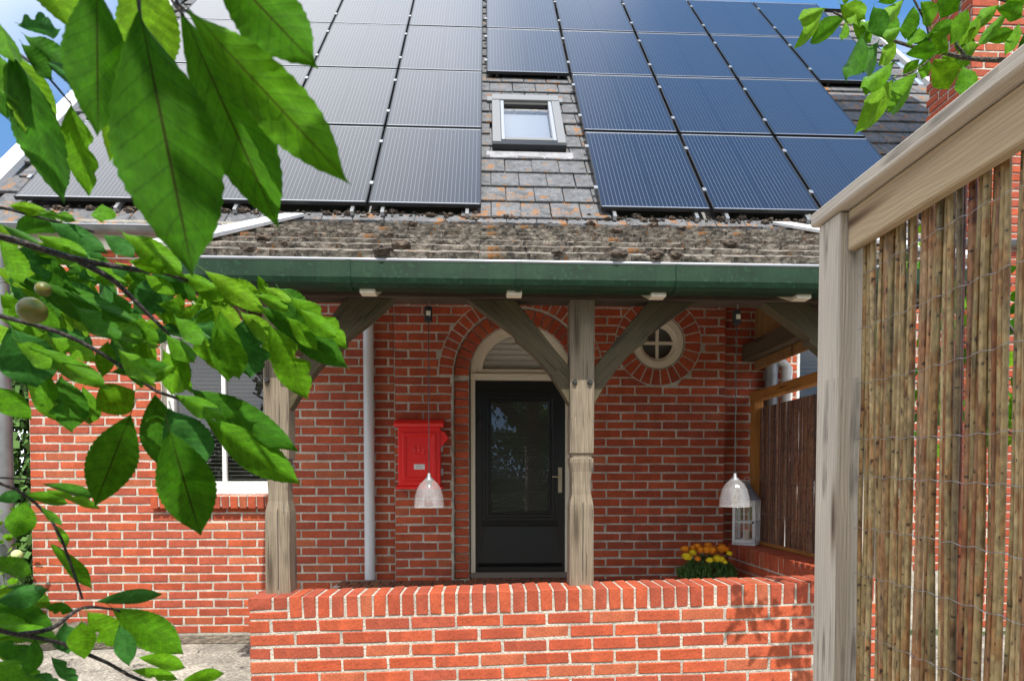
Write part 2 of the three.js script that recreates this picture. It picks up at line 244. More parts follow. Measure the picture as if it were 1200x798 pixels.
// rows of bricks on a wall facing the camera; each piece [x0b, x1b, x0t, x1t, y0] with slanted ends where a curve cuts it
function bond(X0, X1, Y0, Y1, pitch, cuts, half = 0) {
  const out = []; let row = 0;
  for (let y = Y0; y + BH <= Y1 + 0.001; y += COURSE, row++) {
    const free = [[X0, X0, X1, X1]]; let spans = [[X0, X1, X0, X1]];   // [left bottom, right bottom, left top, right top]
    for (const cut of cuts) {
      const b = cut(y - 0.004), t = cut(y + BH + 0.004); if (!b && !t) continue;
      const bb = b ?? [(t[0] + t[1]) / 2, (t[0] + t[1]) / 2], tt = t ?? [(b[0] + b[1]) / 2, (b[0] + b[1]) / 2]; const nx = [];
      for (const s of spans) {
        if (bb[1] <= s[0] || bb[0] >= s[1]) { nx.push(s); continue; }
        if (Math.max(bb[0], tt[0]) > s[0]) nx.push([s[0], Math.min(bb[0], s[1]), s[2], Math.min(tt[0], s[3])]);
        if (Math.min(bb[1], tt[1]) < s[1]) nx.push([Math.max(bb[1], s[0]), s[1], Math.max(tt[1], s[2]), s[3]]);
      }
      spans = nx;
    }
    const off = ((row + half) % 2 ? 0 : -pitch / 2) + rr(-0.006, 0.006);
    for (let k = 0; ; k++) {
      const a = X0 + off + k * pitch, b = a + pitch - JOINT + rr(-0.004, 0.004); if (a > X1) break;
      for (const s of spans) {
        const q = [Math.max(a, s[0] === X0 ? s[0] : s[0] + 0.008), Math.min(b, s[1] === X1 ? s[1] : s[1] - 0.008), Math.max(a, s[2] === X0 ? s[2] : s[2] + 0.008), Math.min(b, s[3] === X1 ? s[3] : s[3] - 0.008)];
        const w = (q[1] - q[0] + q[3] - q[2]) / 2; if (w < 0.035 || q[1] - q[0] < 0.004 || q[3] - q[2] < 0.004) continue;
        out.push([...q, y]);
      }
    }
  }
  return out;
}
const DEP = 0.024;
function layBricks(list, z, parent, loose, pitch, name = 'brick') {
  for (const [a, b, c, d, y] of list) {
    const straight = Math.abs(a - c) < 1e-4 && Math.abs(b - d) < 1e-4; let g, w = b - a, x = (a + b) / 2;
    if (straight) { const full = Math.round(w / 0.012) * 0.012; g = brickGeo(Math.abs(w - (pitch - JOINT)) < 0.012 ? pitch - JOINT : full > w + 0.004 ? full - 0.012 : full, BH, DEP); }
    else { const m0 = Math.max(0.004, w), m1 = Math.max(0.004, d - c); g = paint(cbox(1, BH, DEP, 0.0035, 'x')); const p = g.attributes.position; for (let i = 0; i < p.count; i++) { const t = p.getY(i) / BH + 0.5, cx = (1 - t) * (a + b) / 2 + t * (c + d) / 2, ww = (1 - t) * m0 + t * m1; const X = p.getX(i); p.setX(i, cx - (a + b) / 2 + (Math.abs(X) > 0.4 ? Math.sign(X) * (ww / 2 - (0.5 - Math.abs(X))) : X * ww)); } g.computeVertexNormals(); uvBox(g, 'x'); }
    const dz = rr(-0.0025, 0.0015);
    if (loose && !loose(x, y)) { (parent.userData.rest ??= []).push(g.clone().translate(x, y + BH / 2, z - DEP / 2 + dz)); continue; }
    mesh(name, g, M.brick, parent, [x, y + BH / 2, z - DEP / 2 + dz]);
  }
}
function flushRest(p, name = 'brickwork') { const l = p.userData.rest; delete p.userData.rest; if (l && l.length) { const m = mesh(name, merge(l), M.brick, p); m.userData.kind = 'stuff'; m.userData.label = 'remaining red bricks of the same wall'; } }
// ring of wedge bricks about (cx, cy)
function ringBricks(cx, cy, r0, r1, a0, a1, n, z, parent, name, depth = DEP) {
  for (let i = 0; i < n; i++) {
    const da = (a1 - a0) / n, m = a0 + (i + 0.5) * da, g = paint(cbox(1, r1 - r0, depth, 0.003, 'y', 0)); const p = g.attributes.position;
    for (let k = 0; k < p.count; k++) { const r = r0 + (p.getY(k) + (r1 - r0) / 2), wid = r * Math.abs(da) - 0.013, X = p.getX(k); p.setX(k, Math.sign(X) * (wid / 2 - (0.5 - Math.abs(X)))); }
    g.computeVertexNormals(); uvBox(g, 'y');
    const o = mesh(name, g, M.brick, parent, [cx + Math.cos(m) * (r0 + r1) / 2, cy + Math.sin(m) * (r0 + r1) / 2, z - depth / 2 + rr(-0.002, 0.001)]); o.rotation.z = m - Math.PI / 2;
  }
}

// ------------------------------------------------------------------ ground
{
  const plane = (x0, x1, z0, z1, y) => { const g = new THREE.PlaneGeometry(x1 - x0, z1 - z0); g.rotateX(-Math.PI / 2); g.translate((x0 + x1) / 2, y, (z0 + z1) / 2); const p = g.attributes.position, uv = g.attributes.uv; for (let i = 0; i < p.count; i++) uv.setXY(i, p.getX(i), p.getZ(i)); return g; };
  structure('ground', plane(-120, 120, -140, 100, -0.012), M.grass, 'grass and earth around the house');
  structure('concrete_path', plane(-9, 9, -5.83, 3, 0), M.concrete, 'pale worn concrete paving in front of the brick house');
  structure('soil_bed', plane(-5.6, -1.6, -6.14, -5.8, 0.006), M.earth, 'narrow strip of earth along the foot of the brick wall');
}

// ------------------------------------------------------------------ house
const DR = 6.10, DE = 6.00;
const TH = Math.atan(890 / 720), cT = Math.cos(TH), sT = Math.sin(TH);
// point on the main roof: x, slope distance t up from the panels' lower edge, n metres out from the tiles
const roofPt = (x, t, n = 0) => V(x, 4.205 + t * sT + n * cT, -(6.32 + t * cT) + n * sT);
function onRoof(o, x, t, n = 0) { o.position.copy(roofPt(x, t, n)); o.rotation.x = -(Math.PI / 2 - TH); return o; }   // local y runs up the slope, z points out
const house = thing('brick_house', 'red brick house with an arched black front door and grey tiled roof', 'house', [0, 0, 0]);
const DC = [0.338, 2.545];
{
  const XL = -4.39, XR = 6.2;
  // front wall
  const fw = part('front_wall', house);
  const win = [-3.14, -2.06, 1.385, 3.0], win2 = [3.14, 4.2, 1.385, 3.0];
  const s = poly([[XL, -0.1], [XR, -0.1], [XR, 4.02], [XL, 4.02]]);
  for (const [a, b, c, d] of [win, win2, [-0.2, 0.86, 0.5, 3.05], [1.45, 1.93, 2.65, 3.12]]) s.holes.push(new THREE.Path([[a, c], [b, c], [b, d], [a, d]].map((q) => new THREE.Vector2(...q))));
  mesh('mortar', extrude(s, 0.25).translate(0, 0, -DR - 0.2555), M.mortar, fw);
  const hole = ([a, b, c, d]) => (y) => (y > c - 0.06 && y < d - 0.02 ? [a, b] : null);
  const left = bond(XL, -0.905, 0.03, 3.9, 0.2865, [hole(win)]);
  const near = (x, y) => x < -1.1 && y < 2.1 && y > 0 && (x > -2.1 ? y > 0.75 && y < 2.0 : x > -4.4 && y < 1.65 && (x > -3.2 || y < 1.3));
  layBricks(left, -DR, fw, near, 0.2865);
  layBricks(bond(2.375, XR, 0.6, 3.9, 0.2865, [hole(win2)], 1), -DR, fw, (x, y) => x < 2.72 && y > 2.9, 0.2865);
  flushRest(fw);
  // sill of bricks on edge
  const sl = part('window_sill', house);
  mesh('mortar', bx(win[0] - 0.09, win[1] + 0.09, win[2] - 0.115, win[2] - 0.008, -DR - 0.1, -DR + 0.062), M.mortar, sl);
  for (let x = win[0] - 0.095, k = 0; x < win[1] + 0.05; x += 0.084, k++) { const m = mesh('sill_brick', brickGeo(0.07, 0.12, 0.19), M.brick, sl, [x + 0.042, win[2] - 0.062, -DR - 0.02]); m.rotation.x = 0.12; }
  // sash windows with blinds
  const window_ = ([a, b, c, d], nslat) => {
    const w = part('window', house), z = -DR - 0.13, f = [];
    for (const [x0, x1, y0, y1] of [[a, b, c, c + 0.13], [a, b, d - 0.08, d], [a, a + 0.07, c + 0.131, d - 0.081], [b - 0.07, b, c + 0.131, d - 0.081]]) f.push(bx(x0, x1, y0, y1, z - 0.04, z + 0.04, 0.005));
    mesh('frame', merge(f), M.white, w);
    mesh('frame', bx((a + b) / 2 - 0.02, (a + b) / 2 + 0.02, c + 0.132, d - 0.082, z - 0.02, z + 0.02), M.white, w);
    mesh('pane', bx(a + 0.06, b - 0.06, c + 0.12, d - 0.07, z - 0.009, z - 0.005, 0.001), M.pane, w);
    const sl2 = []; for (let i = 0; i < nslat; i++) { const y = c + 0.15 + i * (d - c - 0.25) / nslat; sl2.push(cbox(b - a - 0.16, 0.002, 0.016, 0.0006, 'x').rotateX(0.1).translate((a + b) / 2, y, z - 0.07)); }
    const bl = mesh('blind', merge(sl2), M.blind, w); bl.userData.kind = 'stuff';
    return w;
  };
  window_(win, 34); window_(win2, 34);
  // entrance bay, one brick proud of the wall
  const ew = part('entrance_wall', house);
  const EX0 = -0.886, EX1 = 2.362, EY1 = 3.62, [cx, cy] = DC;
  const bay = (r, rw) => { const q = poly([[EX0 + 0.008, 0.3], [EX1 - 0.008, 0.3], [EX1 - 0.008, EY1], [EX0 + 0.008, EY1]]); const h = new THREE.Path(); h.moveTo(cx + r, 0.35); h.lineTo(cx + r, cy); h.absarc(cx, cy, r, 0, Math.PI, false); h.lineTo(cx - r, 0.35); h.closePath(); q.holes.push(h); const o = new THREE.Path(); o.absarc(1.69, 2.88, rw, 0, Math.PI * 2, false); q.holes.push(o); return q; };
  mesh('mortar', extrude(bay(0.657, 0.262), 0.05, 0, 'y', 48).translate(0, 0, -DE - 0.0555), M.mortar, ew);
  mesh('mortar', extrude(bay(0.507, 0.262), 0.20, 0, 'y', 48).translate(0, 0, -DE - 0.2585), M.mortar, ew);
  const arch = (y) => (y < cy ? [cx - 0.668, cx + 0.668] : y < cy + 0.80 ? [cx - Math.sqrt(0.64 - (y - cy) ** 2) - 0.004, cx + Math.sqrt(0.64 - (y - cy) ** 2) + 0.004] : null);
  const roundHole = (y) => (Math.abs(y - 2.88) < 0.424 ? [1.69 - Math.sqrt(0.424 ** 2 - (y - 2.88) ** 2), 1.69 + Math.sqrt(0.424 ** 2 - (y - 2.88) ** 2)] : null);
  layBricks(bond(EX0, EX1, 0.51, EY1, 0.2765, [arch, roundHole]), -DE, ew, (x, y) => y < 3.22 && y > 0.55, 0.2765);
  flushRest(ew);
  // corner bricks of the bay turn the corner
  ringBricks(cx, cy, 0.668, 0.797, 0, Math.PI, 27, -DE - 0.001, ew, 'arch_brick');
  ringBricks(cx, cy, 0.512, 0.648, 0, Math.PI, 21, -DE - 0.036, ew, 'arch_brick', 0.12);
  for (const sd of [-1, 1]) for (let y = 0.56, k = 0; y + BH < cy; y += COURSE, k++) mesh('jamb_brick', brickGeo(0.134, BH, 0.12), M.brick, ew, [cx + sd * 0.58, y + BH / 2, -DE - 0.036 - 0.06]);
  ringBricks(1.69, 2.88, 0.268, 0.418, 0, Math.PI * 2, 25, -DE - 0.001, ew, 'arch_brick');
  mesh('mortar_band', extrude((() => { const q = new THREE.Shape(); q.absarc(1.69, 2.88, 0.428, 0, Math.PI * 2); const h = new THREE.Path(); h.absarc(1.69, 2.88, 0.42, 0, Math.PI * 2); q.holes.push(h); return q; })(), 0.007, 0, 'y', 48).translate(0, 0, -DE - 0.0075), M.mortar, ew);
  // round window
  const rw = part('round_window', house), zr = -DE - 0.07;
  const ring = (r0, r1, d, z, m, nm) => { const q = new THREE.Shape(); q.absarc(1.69, 2.88, r1, 0, Math.PI * 2); const h = new THREE.Path(); h.absarc(1.69, 2.88, r0, 0, Math.PI * 2); q.holes.push(h); return mesh(nm, extrude(q, d, 0.006, 'y', 40).translate(0, 0, z), m, rw); };
  ring(0.185, 0.25, 0.05, zr, M.cream, 'frame'); ring(0.16, 0.19, 0.03, zr, M.cream, 'frame');
  mesh('glazing_bar', bx(1.675, 1.705, 2.71, 3.05, zr + 0.003, zr + 0.028), M.cream, rw); mesh('glazing_bar', bx(1.52, 1.86, 2.866, 2.896, zr + 0.001, zr + 0.026), M.cream, rw);
  for (const [qx, qy] of [[1, 0], [0, 0], [0, 1], [1, 1]]) { const q = new THREE.Shape(); const a = Math.PI / 2 * (qx && !qy ? 3 : !qx && !qy ? 2 : !qx ? 1 : 0); q.moveTo(1.69, 2.88); q.absarc(1.69, 2.88, 0.172, a, a + Math.PI / 2); q.closePath(); mesh('pane', extrude(q, 0.004, 0, 'y', 12).translate(0, 0, zr + 0.008), M.pane, rw); }
  mesh('curtain', bx(1.42, 1.96, 2.6, 3.16, zr - 0.13, zr - 0.12), std({ color: lin(0.22, 0.22, 0.21) }), rw);

  // front door
  const dz = -6.15, hw = 0.494;
  const fr = part('door_frame', house);
  mesh('jamb', bx(cx - hw, cx - hw + 0.045, 0.585, cy - 0.03, dz - 0.05, dz + 0.05, 0.004), M.cream, fr);
  mesh('jamb', bx(cx + hw - 0.045, cx + hw, 0.585, cy - 0.03, dz - 0.05, dz + 0.05, 0.004), M.cream, fr);
  mesh('transom', bx(cx - hw, cx + hw, cy - 0.029, cy + 0.035, dz - 0.05, dz + 0.055, 0.004), M.cream, fr);
  const fan = part('fanlight', house);
  const half = (r0, r1, d, z, y0) => { const q = new THREE.Shape(); q.absarc(cx, y0, r1, 0, Math.PI); q.lineTo(cx - r0, y0); q.absarc(cx, y0, r0, Math.PI, 0, true); q.closePath(); return extrude(q, d, 0.004, 'y', 40).translate(0, 0, z); };
  mesh('frame', half(0.44, 0.492, 0.075, dz - 0.04, cy + 0.038), M.cream, fan);
  mesh('frame', half(0.385, 0.438, 0.05, dz - 0.035, cy + 0.04), M.cream, fan);
  mesh('frame', bx(cx - 0.42, cx + 0.42, cy + 0.04, cy + 0.085, dz - 0.03, dz + 0.018), M.cream, fan);
  { const q = new THREE.Shape(); q.absarc(cx, cy + 0.06, 0.39, 0, Math.PI); q.closePath(); mesh('pane', extrude(q, 0.004, 0, 'y', 32).translate(0, 0, dz - 0.02), M.pane, fan); }
  for (let i = 0; i < 7; i++) { const y = cy + 0.1 + i * 0.055, wv = Math.sqrt(0.4 ** 2 - Math.min(0.39, y - cy - 0.05) ** 2); mesh('blind_slat', cbox(wv * 2, 0.052, 0.004, 0.001, 'x').rotateX(0.25).translate(cx, y, dz - 0.06), M.blindPale, fan); }
  const door = part('door', house);
  // leaf: stiles and rails round the glass, raised lower panel
  const L0 = cx - 0.447, L1 = cx + 0.447, G0 = cx - 0.345, G1 = cx + 0.345, GY0 = 1.155, GY1 = 2.37;
  const leaf = poly([[L0, 0.61], [L1, 0.61], [L1, cy - 0.035], [L0, cy - 0.035]]); leaf.holes.push(new THREE.Path([[G0, GY0], [G1, GY0], [G1, GY1], [G0, GY1]].map((q) => new THREE.Vector2(...q))));
  mesh('leaf', extrude(leaf, 0.045, 0.002).translate(0, 0, dz - 0.03), M.black, door);
  const mold = (o, w, z, d) => { const q = poly([[G0 - o, GY0 - o], [G1 + o, GY0 - o], [G1 + o, GY1 + o], [G0 - o, GY1 + o]]); q.holes.push(new THREE.Path([[G0 - o + w, GY0 - o + w], [G1 + o - w, GY0 - o + w], [G1 + o - w, GY1 + o - w], [G0 - o + w, GY1 + o - w]].map((k) => new THREE.Vector2(...k)))); mesh('moulding', extrude(q, d, 0.004).translate(0, 0, z), M.black, door); };
  mold(0.03, 0.028, dz + 0.018, 0.012); mold(-0.004, 0.025, dz + 0.01, 0.03); mold(-0.034, 0.02, dz - 0.01, 0.02);
  mesh('pane', bx(G0 + 0.02, G1 - 0.02, GY0 + 0.02, GY1 - 0.02, dz - 0.022, dz - 0.018, 0.001), M.pane, door);
  mesh('weather_board', bx(G0 - 0.04, G1 + 0.04, 1.075, 1.10, dz + 0.018, dz + 0.05, 0.006), M.black, door);
  { const q = new THREE.BufferGeometry(), a = [[G0 + 0.0, 1.07, 0.02], [G1, 1.07, 0.02], [L1 - 0.025, 0.7, 0.045], [L0 + 0.025, 0.7, 0.045], [L1 - 0.025, 0.66, 0.02], [L0 + 0.025, 0.66, 0.02]], ps = []; for (const t of [[0, 3, 1], [1, 3, 2], [3, 5, 2], [2, 5, 4], [0, 5, 3], [1, 2, 4]]) for (const i of t) ps.push(a[i][0], a[i][1], dz + a[i][2]); q.setAttribute('position', new THREE.Float32BufferAttribute(ps, 3)); q.computeVertexNormals(); mesh('lower_panel', uvBox(q), M.black, door); }
  mesh('kick_board', bx(L0 + 0.005, L1 - 0.005, 0.615, 0.655, dz + 0.018, dz + 0.03, 0.003), M.black, door);
  mesh('handle_plate', bx(cx + 0.375, cx + 0.42, 1.40, 1.655, dz + 0.018, dz + 0.026, 0.003), M.brass, door);
  mesh('handle', merge([uvBox(cyl(0.009, 0.009, 0.05, 10).rotateX(Math.PI / 2).translate(cx + 0.397, 1.56, dz + 0.05)), uvBox(cyl(0.009, 0.008, 0.09, 10).rotateZ(Math.PI / 2).translate(cx + 0.36, 1.56, dz + 0.075))]), M.brass, door);
  mesh('bell_push', merge([bx(cx - 0.425, cx - 0.375, 2.03, 2.14, dz + 0.018, dz + 0.034, 0.006), uvBox(cyl(0.012, 0.012, 0.01, 14).rotateX(Math.PI / 2).translate(cx - 0.4, 2.085, dz + 0.038))]), M.blackMatt, door);
  { const sl3 = []; for (let i = 0; i < 52; i++) sl3.push(cbox(G1 - G0 - 0.06, 0.0022, 0.02, 0.0008, 'x').rotateX(0.2).translate(cx, GY0 + 0.05 + i * 0.0222, dz - 0.06)); const b = mesh('blind', merge(sl3), M.blind, door); b.userData.kind = 'stuff'; }
  mesh('threshold', bx(cx - 0.5, cx + 0.5, 0.555, 0.608, dz - 0.06, dz + 0.09, 0.004), std({ color: lin(0.16, 0.13, 0.11) }), fr);
  // side, back and inner walls close the house
  const gable = poly([[-6.36, -0.1], [-14.7, -0.1], [-14.7, 4.05], [-10.55, 9.15], [-6.36, 4.02]]);
  for (const x of [XL + 0.009, XR - 0.26]) mesh('gable_wall', extrude(gable, 0.25).rotateY(-Math.PI / 2).scale(1, 1, 1).translate(x + 0.25, 0, 0), M.mortar, house).rotation.set(0, 0, 0);
  mesh('rear_wall', bx(XL + 0.26, XR - 0.26, -0.1, 4.05, -14.69, -14.45), M.mortar, house);
  mesh('inner_wall', bx(XL + 0.26, XR - 0.26, -0.05, 4.0, -9.1, -9.0), M.interior, house);
  mesh('inner_floor', bx(XL + 0.26, XR - 0.26, 0.4, 0.5, -8.99, -6.37), M.interior, house);
  mesh('inner_ceiling', bx(XL + 0.26, XR - 0.26, 3.7, 3.8, -8.99, -6.37), M.interior, house);

  // roof
  const roof = part('roof', house);
  const tEave = -0.36, tTop = 7.12, RX0 = -4.98, RX1 = 6.28;
  const a0 = roofPt(0, tEave, -0.03), a1 = roofPt(0, tTop, -0.03), ridge = roofPt(0, tTop + 0.05, -0.03);
  const prof = poly([[-a0.z, a0.y], [-a1.z, a1.y], [-ridge.z * 2 + -(-a0.z), a0.y], [-ridge.z * 2 + (a0.z) - 0.16, a0.y - 0.0], [-a1.z, a1.y - 0.2], [-a0.z + 0.16, a0.y]]);
  mesh('roof_deck', extrude(prof, RX1 - RX0).rotateY(Math.PI / 2).translate(RX0, 0, 0), std({ color: lin(0.22, 0.215, 0.21) }), roof);
  const gauge = 0.318, tw = 0.305;
  const tv = []; for (let k = 0; k < 8; k++) tv.push(cbox(tw - 0.006, gauge + 0.07, 0.034, 0.006, 'y', 0.0015));
  const skip = (x, t) => (x > -4.45 && x < -0.25 && t > 0.05 && t < 6.7) || (x > 1.4 && x < 4.2 && t > 0.05 && t < 6.6) || (x > 0.2 && x < 5.3 && t > 3.7 && t < 6.6) || (x > 0.12 && x < 0.86 && t > 1.5 && t < 2.5);
  for (let r = 0; tEave + r * gauge < tTop - 0.2; r++) for (let k = 0; k * tw < RX1 - RX0; k++) {
    const x = RX0 + (k + 0.5) * tw + (r % 2 ? 0.15 : 0), t = tEave + (r + 0.5) * gauge; if (x > RX1 - 0.05 || skip(x, t)) continue;
    const o = mesh('roof_tile', pick(tv), (r < 2 ? rnd() < 0.8 : rnd() < (x > 4 ? 0.4 : 0.14)) ? M.tileLichen : M.tile, roof); onRoof(o, x + rr(-0.003, 0.003), t, 0.012 + rr(-0.002, 0.003)); o.rotation.x -= 0.075; o.rotation.z = rr(-0.008, 0.008);
  }
  // ridge
  for (let k = 0; k * 0.42 < RX1 - RX0; k++) mesh('ridge_tile', uvBox(new THREE.CylinderGeometry(0.13, 0.13, 0.41, 10, 1, false, 0, Math.PI).rotateZ(Math.PI / 2).rotateX(-Math.PI / 2).translate(0, 0, 0)), M.tile, roof, [RX0 + 0.21 + k * 0.42, ridge.y - 0.06, ridge.z]);
  // verge boards
  const verge = (x, w, nm) => { const o = mesh(nm, cbox(w, tTop - tEave + 0.1, 0.07, 0.006), M.white, roof); onRoof(o, x, (tTop + tEave) / 2 - 0.05, 0.05); };
  verge(RX0 - 0.03, 0.2, 'verge_board'); verge(RX1 + 0.02, 0.07, 'verge_board');
  // eave gutter beside the porch
  for (const [g0, g1] of [[RX0 + 0.05, -2.0], [3.1, RX1 - 0.05]]) {
    const gt = new THREE.LatheGeometry([], 1); const pts = []; for (let i = 0; i <= 10; i++) { const a = Math.PI + i / 10 * Math.PI; pts.push([Math.cos(a) * 0.065, Math.sin(a) * 0.065]); }
    const q = new THREE.Shape(); pts.forEach(([u, v], i) => i ? q.lineTo(u, v) : q.moveTo(u, v)); for (let i = 10; i >= 0; i--) { const a = Math.PI + i / 10 * Math.PI; q.lineTo(Math.cos(a) * 0.061, Math.sin(a) * 0.061 + 0.001); } q.closePath();
    mesh('eave_gutter', extrude(q, g1 - g0).rotateY(Math.PI / 2).translate(g0, 3.90, -5.99), M.zinc, house);
    mesh('gutter_bead', uvBox(cyl(0.009, 0.009, g1 - g0, 8).rotateZ(Math.PI / 2).translate((g0 + g1) / 2, 3.90, -5.925)), M.zincBright, house);
    mesh('fascia', bx(g0, g1, 3.72, 3.90, -6.10, -6.065, 0.003, 'x'), M.cream, house);
  }
  // skylight in the gap between the panels
  const sk = part('skylight', house), skx = 0.5, skt = 2.08;
  const pf = (nm, x, t, w, h, n, d, m, c = 0.005) => onRoof(mesh(nm, cbox(w, h, d, c), m, sk), x, t, n);
  pf('flashing', skx, skt - 0.80, 1.0, 0.16, 0.035, 0.012, M.lead); pf('flashing', skx, skt + 0.72, 0.98, 0.12, 0.045, 0.03, M.frameGrey);
  for (const sd of [-1, 1]) { pf('side_frame', skx + sd * 0.375, skt, 0.1, 1.28, 0.06, 0.11, M.frameGrey); pf('sash', skx + sd * 0.30, skt - 0.02, 0.045, 1.1, 0.075, 0.07, M.zincBright); }
  pf('top_frame', skx, skt + 0.6, 0.848, 0.15, 0.065, 0.12, M.frameGrey); pf('bottom_frame', skx, skt - 0.635, 0.848, 0.1, 0.055, 0.10, M.solarFrame); pf('sash', skx, skt - 0.545, 0.553, 0.06, 0.075, 0.07, M.frameGrey); pf('sash', skx, skt + 0.49, 0.553, 0.06, 0.065, 0.06, M.blackMatt);
  pf('pane', skx, skt - 0.02, 0.56, 0.98, 0.062, 0.006, M.pane, 0.001); pf('inner_blind', skx, skt - 0.02, 0.57, 1.0, 0.0, 0.01, std({ color: lin(0.20, 0.23, 0.28) }), 0.002);

  // chimney at the gable end
  const ch = part('chimney', house), c0 = 4.8, c1 = 6.1, cz0 = -6.6, cz1 = -6.0;
  mesh('mortar', bx(c0 + 0.008, c1, -0.05, 9.6, cz0, cz1 - 0.008), M.mortar, ch);
  layBricks(bond(c0, c1, 0.03, 9.5, 0.2865, []), cz1, ch, (x, y) => y > 5.1 && y < 6.6 && x < 5.5, 0.2865, 'chimney_brick');
  { // left flank
    const l = []; for (const q of bond(-cz1 , -cz0, 3.8, 9.5, 0.2865, [], 1)) l.push(q);
    for (const [a, b, , , y] of l) { const w = Math.round((b - a) / 0.012) * 0.012 - 0.003; if (w < 0.03) continue; const inV = y > 4.9 && y < 6.6; const g = brickGeo(w, BH, DEP); const m = [c0 + DEP / 2 + rr(-0.002, 0.002), y + BH / 2, -(a + b) / 2 - 0.03]; if (inV) mesh('chimney_brick', g, M.brick, ch, m).rotation.y = -Math.PI / 2; else (ch.userData.rest ??= []).push(g.clone().rotateY(-Math.PI / 2).translate(...m)); }
    flushRest(ch);
  }
  // rainwater pipes
  const pipe = (nm, pts, r, m, seg = 4) => mesh(nm, tube(pts, r, r, seg, 14), m, house);
  pipe('downpipe', [V(-1.14, 0.56, -6.03), V(-1.14, 1.6, -6.03), V(-1.14, 3.35, -6.03)], 0.05, M.plastic).userData.label = 'white plastic downpipe under the porch';
  pipe('downpipe', [V(-4.56, 0, -6.0), V(-4.56, 2, -6.0), V(-4.56, 3.86, -6.0)], 0.075, M.zinc).userData.label = 'grey downpipe at the house corner';
  pipe('downpipe', [V(2.82, 0.3, -6.0), V(2.82, 2, -6.0), V(2.82, 3.9, -6.0)], 0.062, M.zinc).userData.label = 'grey downpipe beside the porch';
  mesh('waste_pipe', tube([V(2.98, 0.3, -6.01), V(2.98, 1.5, -6.01), V(2.98, 2.55, -6.01), V(2.975, 2.68, -6.02), V(2.9, 2.73, -6.06), V(2.86, 2.735, -6.12)], 0.052, 0.052, 24, 12), M.white, house);
}

// ------------------------------------------------------------------ solar panels, one thing each
{
  const PW = 1.118, PH = 1.74;
  const frameGeo = merge([bx(-PW / 2, PW / 2, -PH / 2, -PH / 2 + 0.014, -0.036, 0.002, 0.002), bx(-PW / 2, PW / 2, PH / 2 - 0.014, PH / 2, -0.036, 0.002, 0.002), bx(-PW / 2, -PW / 2 + 0.014, -PH / 2 + 0.0141, PH / 2 - 0.0141, -0.036, 0.002, 0.002), bx(PW / 2 - 0.014, PW / 2, -PH / 2 + 0.0141, PH / 2 - 0.0141, -0.036, 0.002, 0.002)]);
  const glass = new THREE.BoxGeometry(PW - 0.028, PH - 0.028, 0.006); glass.translate(0, 0, -0.004);
  const back = bx(-PW / 2 + 0.015, PW / 2 - 0.015, -PH / 2 + 0.015, PH / 2 - 0.015, -0.02, -0.01);
  const edge = [bx(-PW / 2 + 0.015, PW / 2 - 0.015, PH / 2 - 0.03, PH / 2 - 0.0145, -0.002, 0.0015, 0.0005), bx(-PW / 2 + 0.015, PW / 2 - 0.015, -PH / 2 + 0.0145, -PH / 2 + 0.026, -0.002, 0.0015, 0.0005)];
  const clampGeo = bx(-0.02, 0.02, -0.03, 0.03, -0.03, 0.012, 0.003);
  const rowT = [0.87, 2.655, 4.42, 6.185], rowName = ['lowest', 'second', 'third', 'top'], ord = ['first', 'second', 'third', 'fourth'];
  const put = (x, r, label, group) => {
    const g = thing('solar_panel', label, 'solar panel', [0, 0, 0], group); onRoof(g, x, rowT[r] + 0.0, 0.115); g.rotation.z = rr(-0.0015, 0.0015); g.position.y += rr(-0.003, 0.003);
    mesh('frame', frameGeo, M.solarFrame, g); mesh('glass', glass, M.solar, g); mesh('back_sheet', back, M.blackMatt, g); for (const e of edge) mesh('cell_border', e, M.solarEdge, g);
    for (const [sx, sy] of [[-1, -0.5], [-1, 0.5]]) mesh('clamp', clampGeo, M.steel, g, [sx * (PW / 2 + 0.01), sy * PH * 0.55, 0]);
    for (const sx of [-0.42, 0.42]) mesh('mount_rail', bx(sx - 0.018, sx + 0.018, -PH / 2 - (r === 0 ? 0.10 : 0.0), PH / 2 + 0.012, -0.085, -0.037, 0.002), r === 0 ? M.steel : M.solarFrame, g);
  };
  for (let r = 0; r < 4; r++) {
    for (let c = 0; c < 4; c++) put(-0.04 - 1.138 * (c + 0.5), r, `dark solar panel, ${rowName[r]} row, ${ord[c]} from the skylight on the side away from the chimney`, 'solar panels on the roof');
    for (let c = r < 2 ? 1 : 0; c < (r < 2 ? 4 : 5); c++) if (!(r < 2 && c > 3)) put(0.0 + 1.138 * (c + 0.5) + 0.012 * c, r, c === 0 ? `dark solar panel directly above the skylight, in the ${rowName[r]} row` : c === 4 ? `dark solar panel, ${rowName[r]} row, outermost on the side towards the chimney` : `dark solar panel, ${rowName[r]} row, ${ord[c - 1]} from the skylight on the side towards the chimney`, 'solar panels on the roof');
  }
}

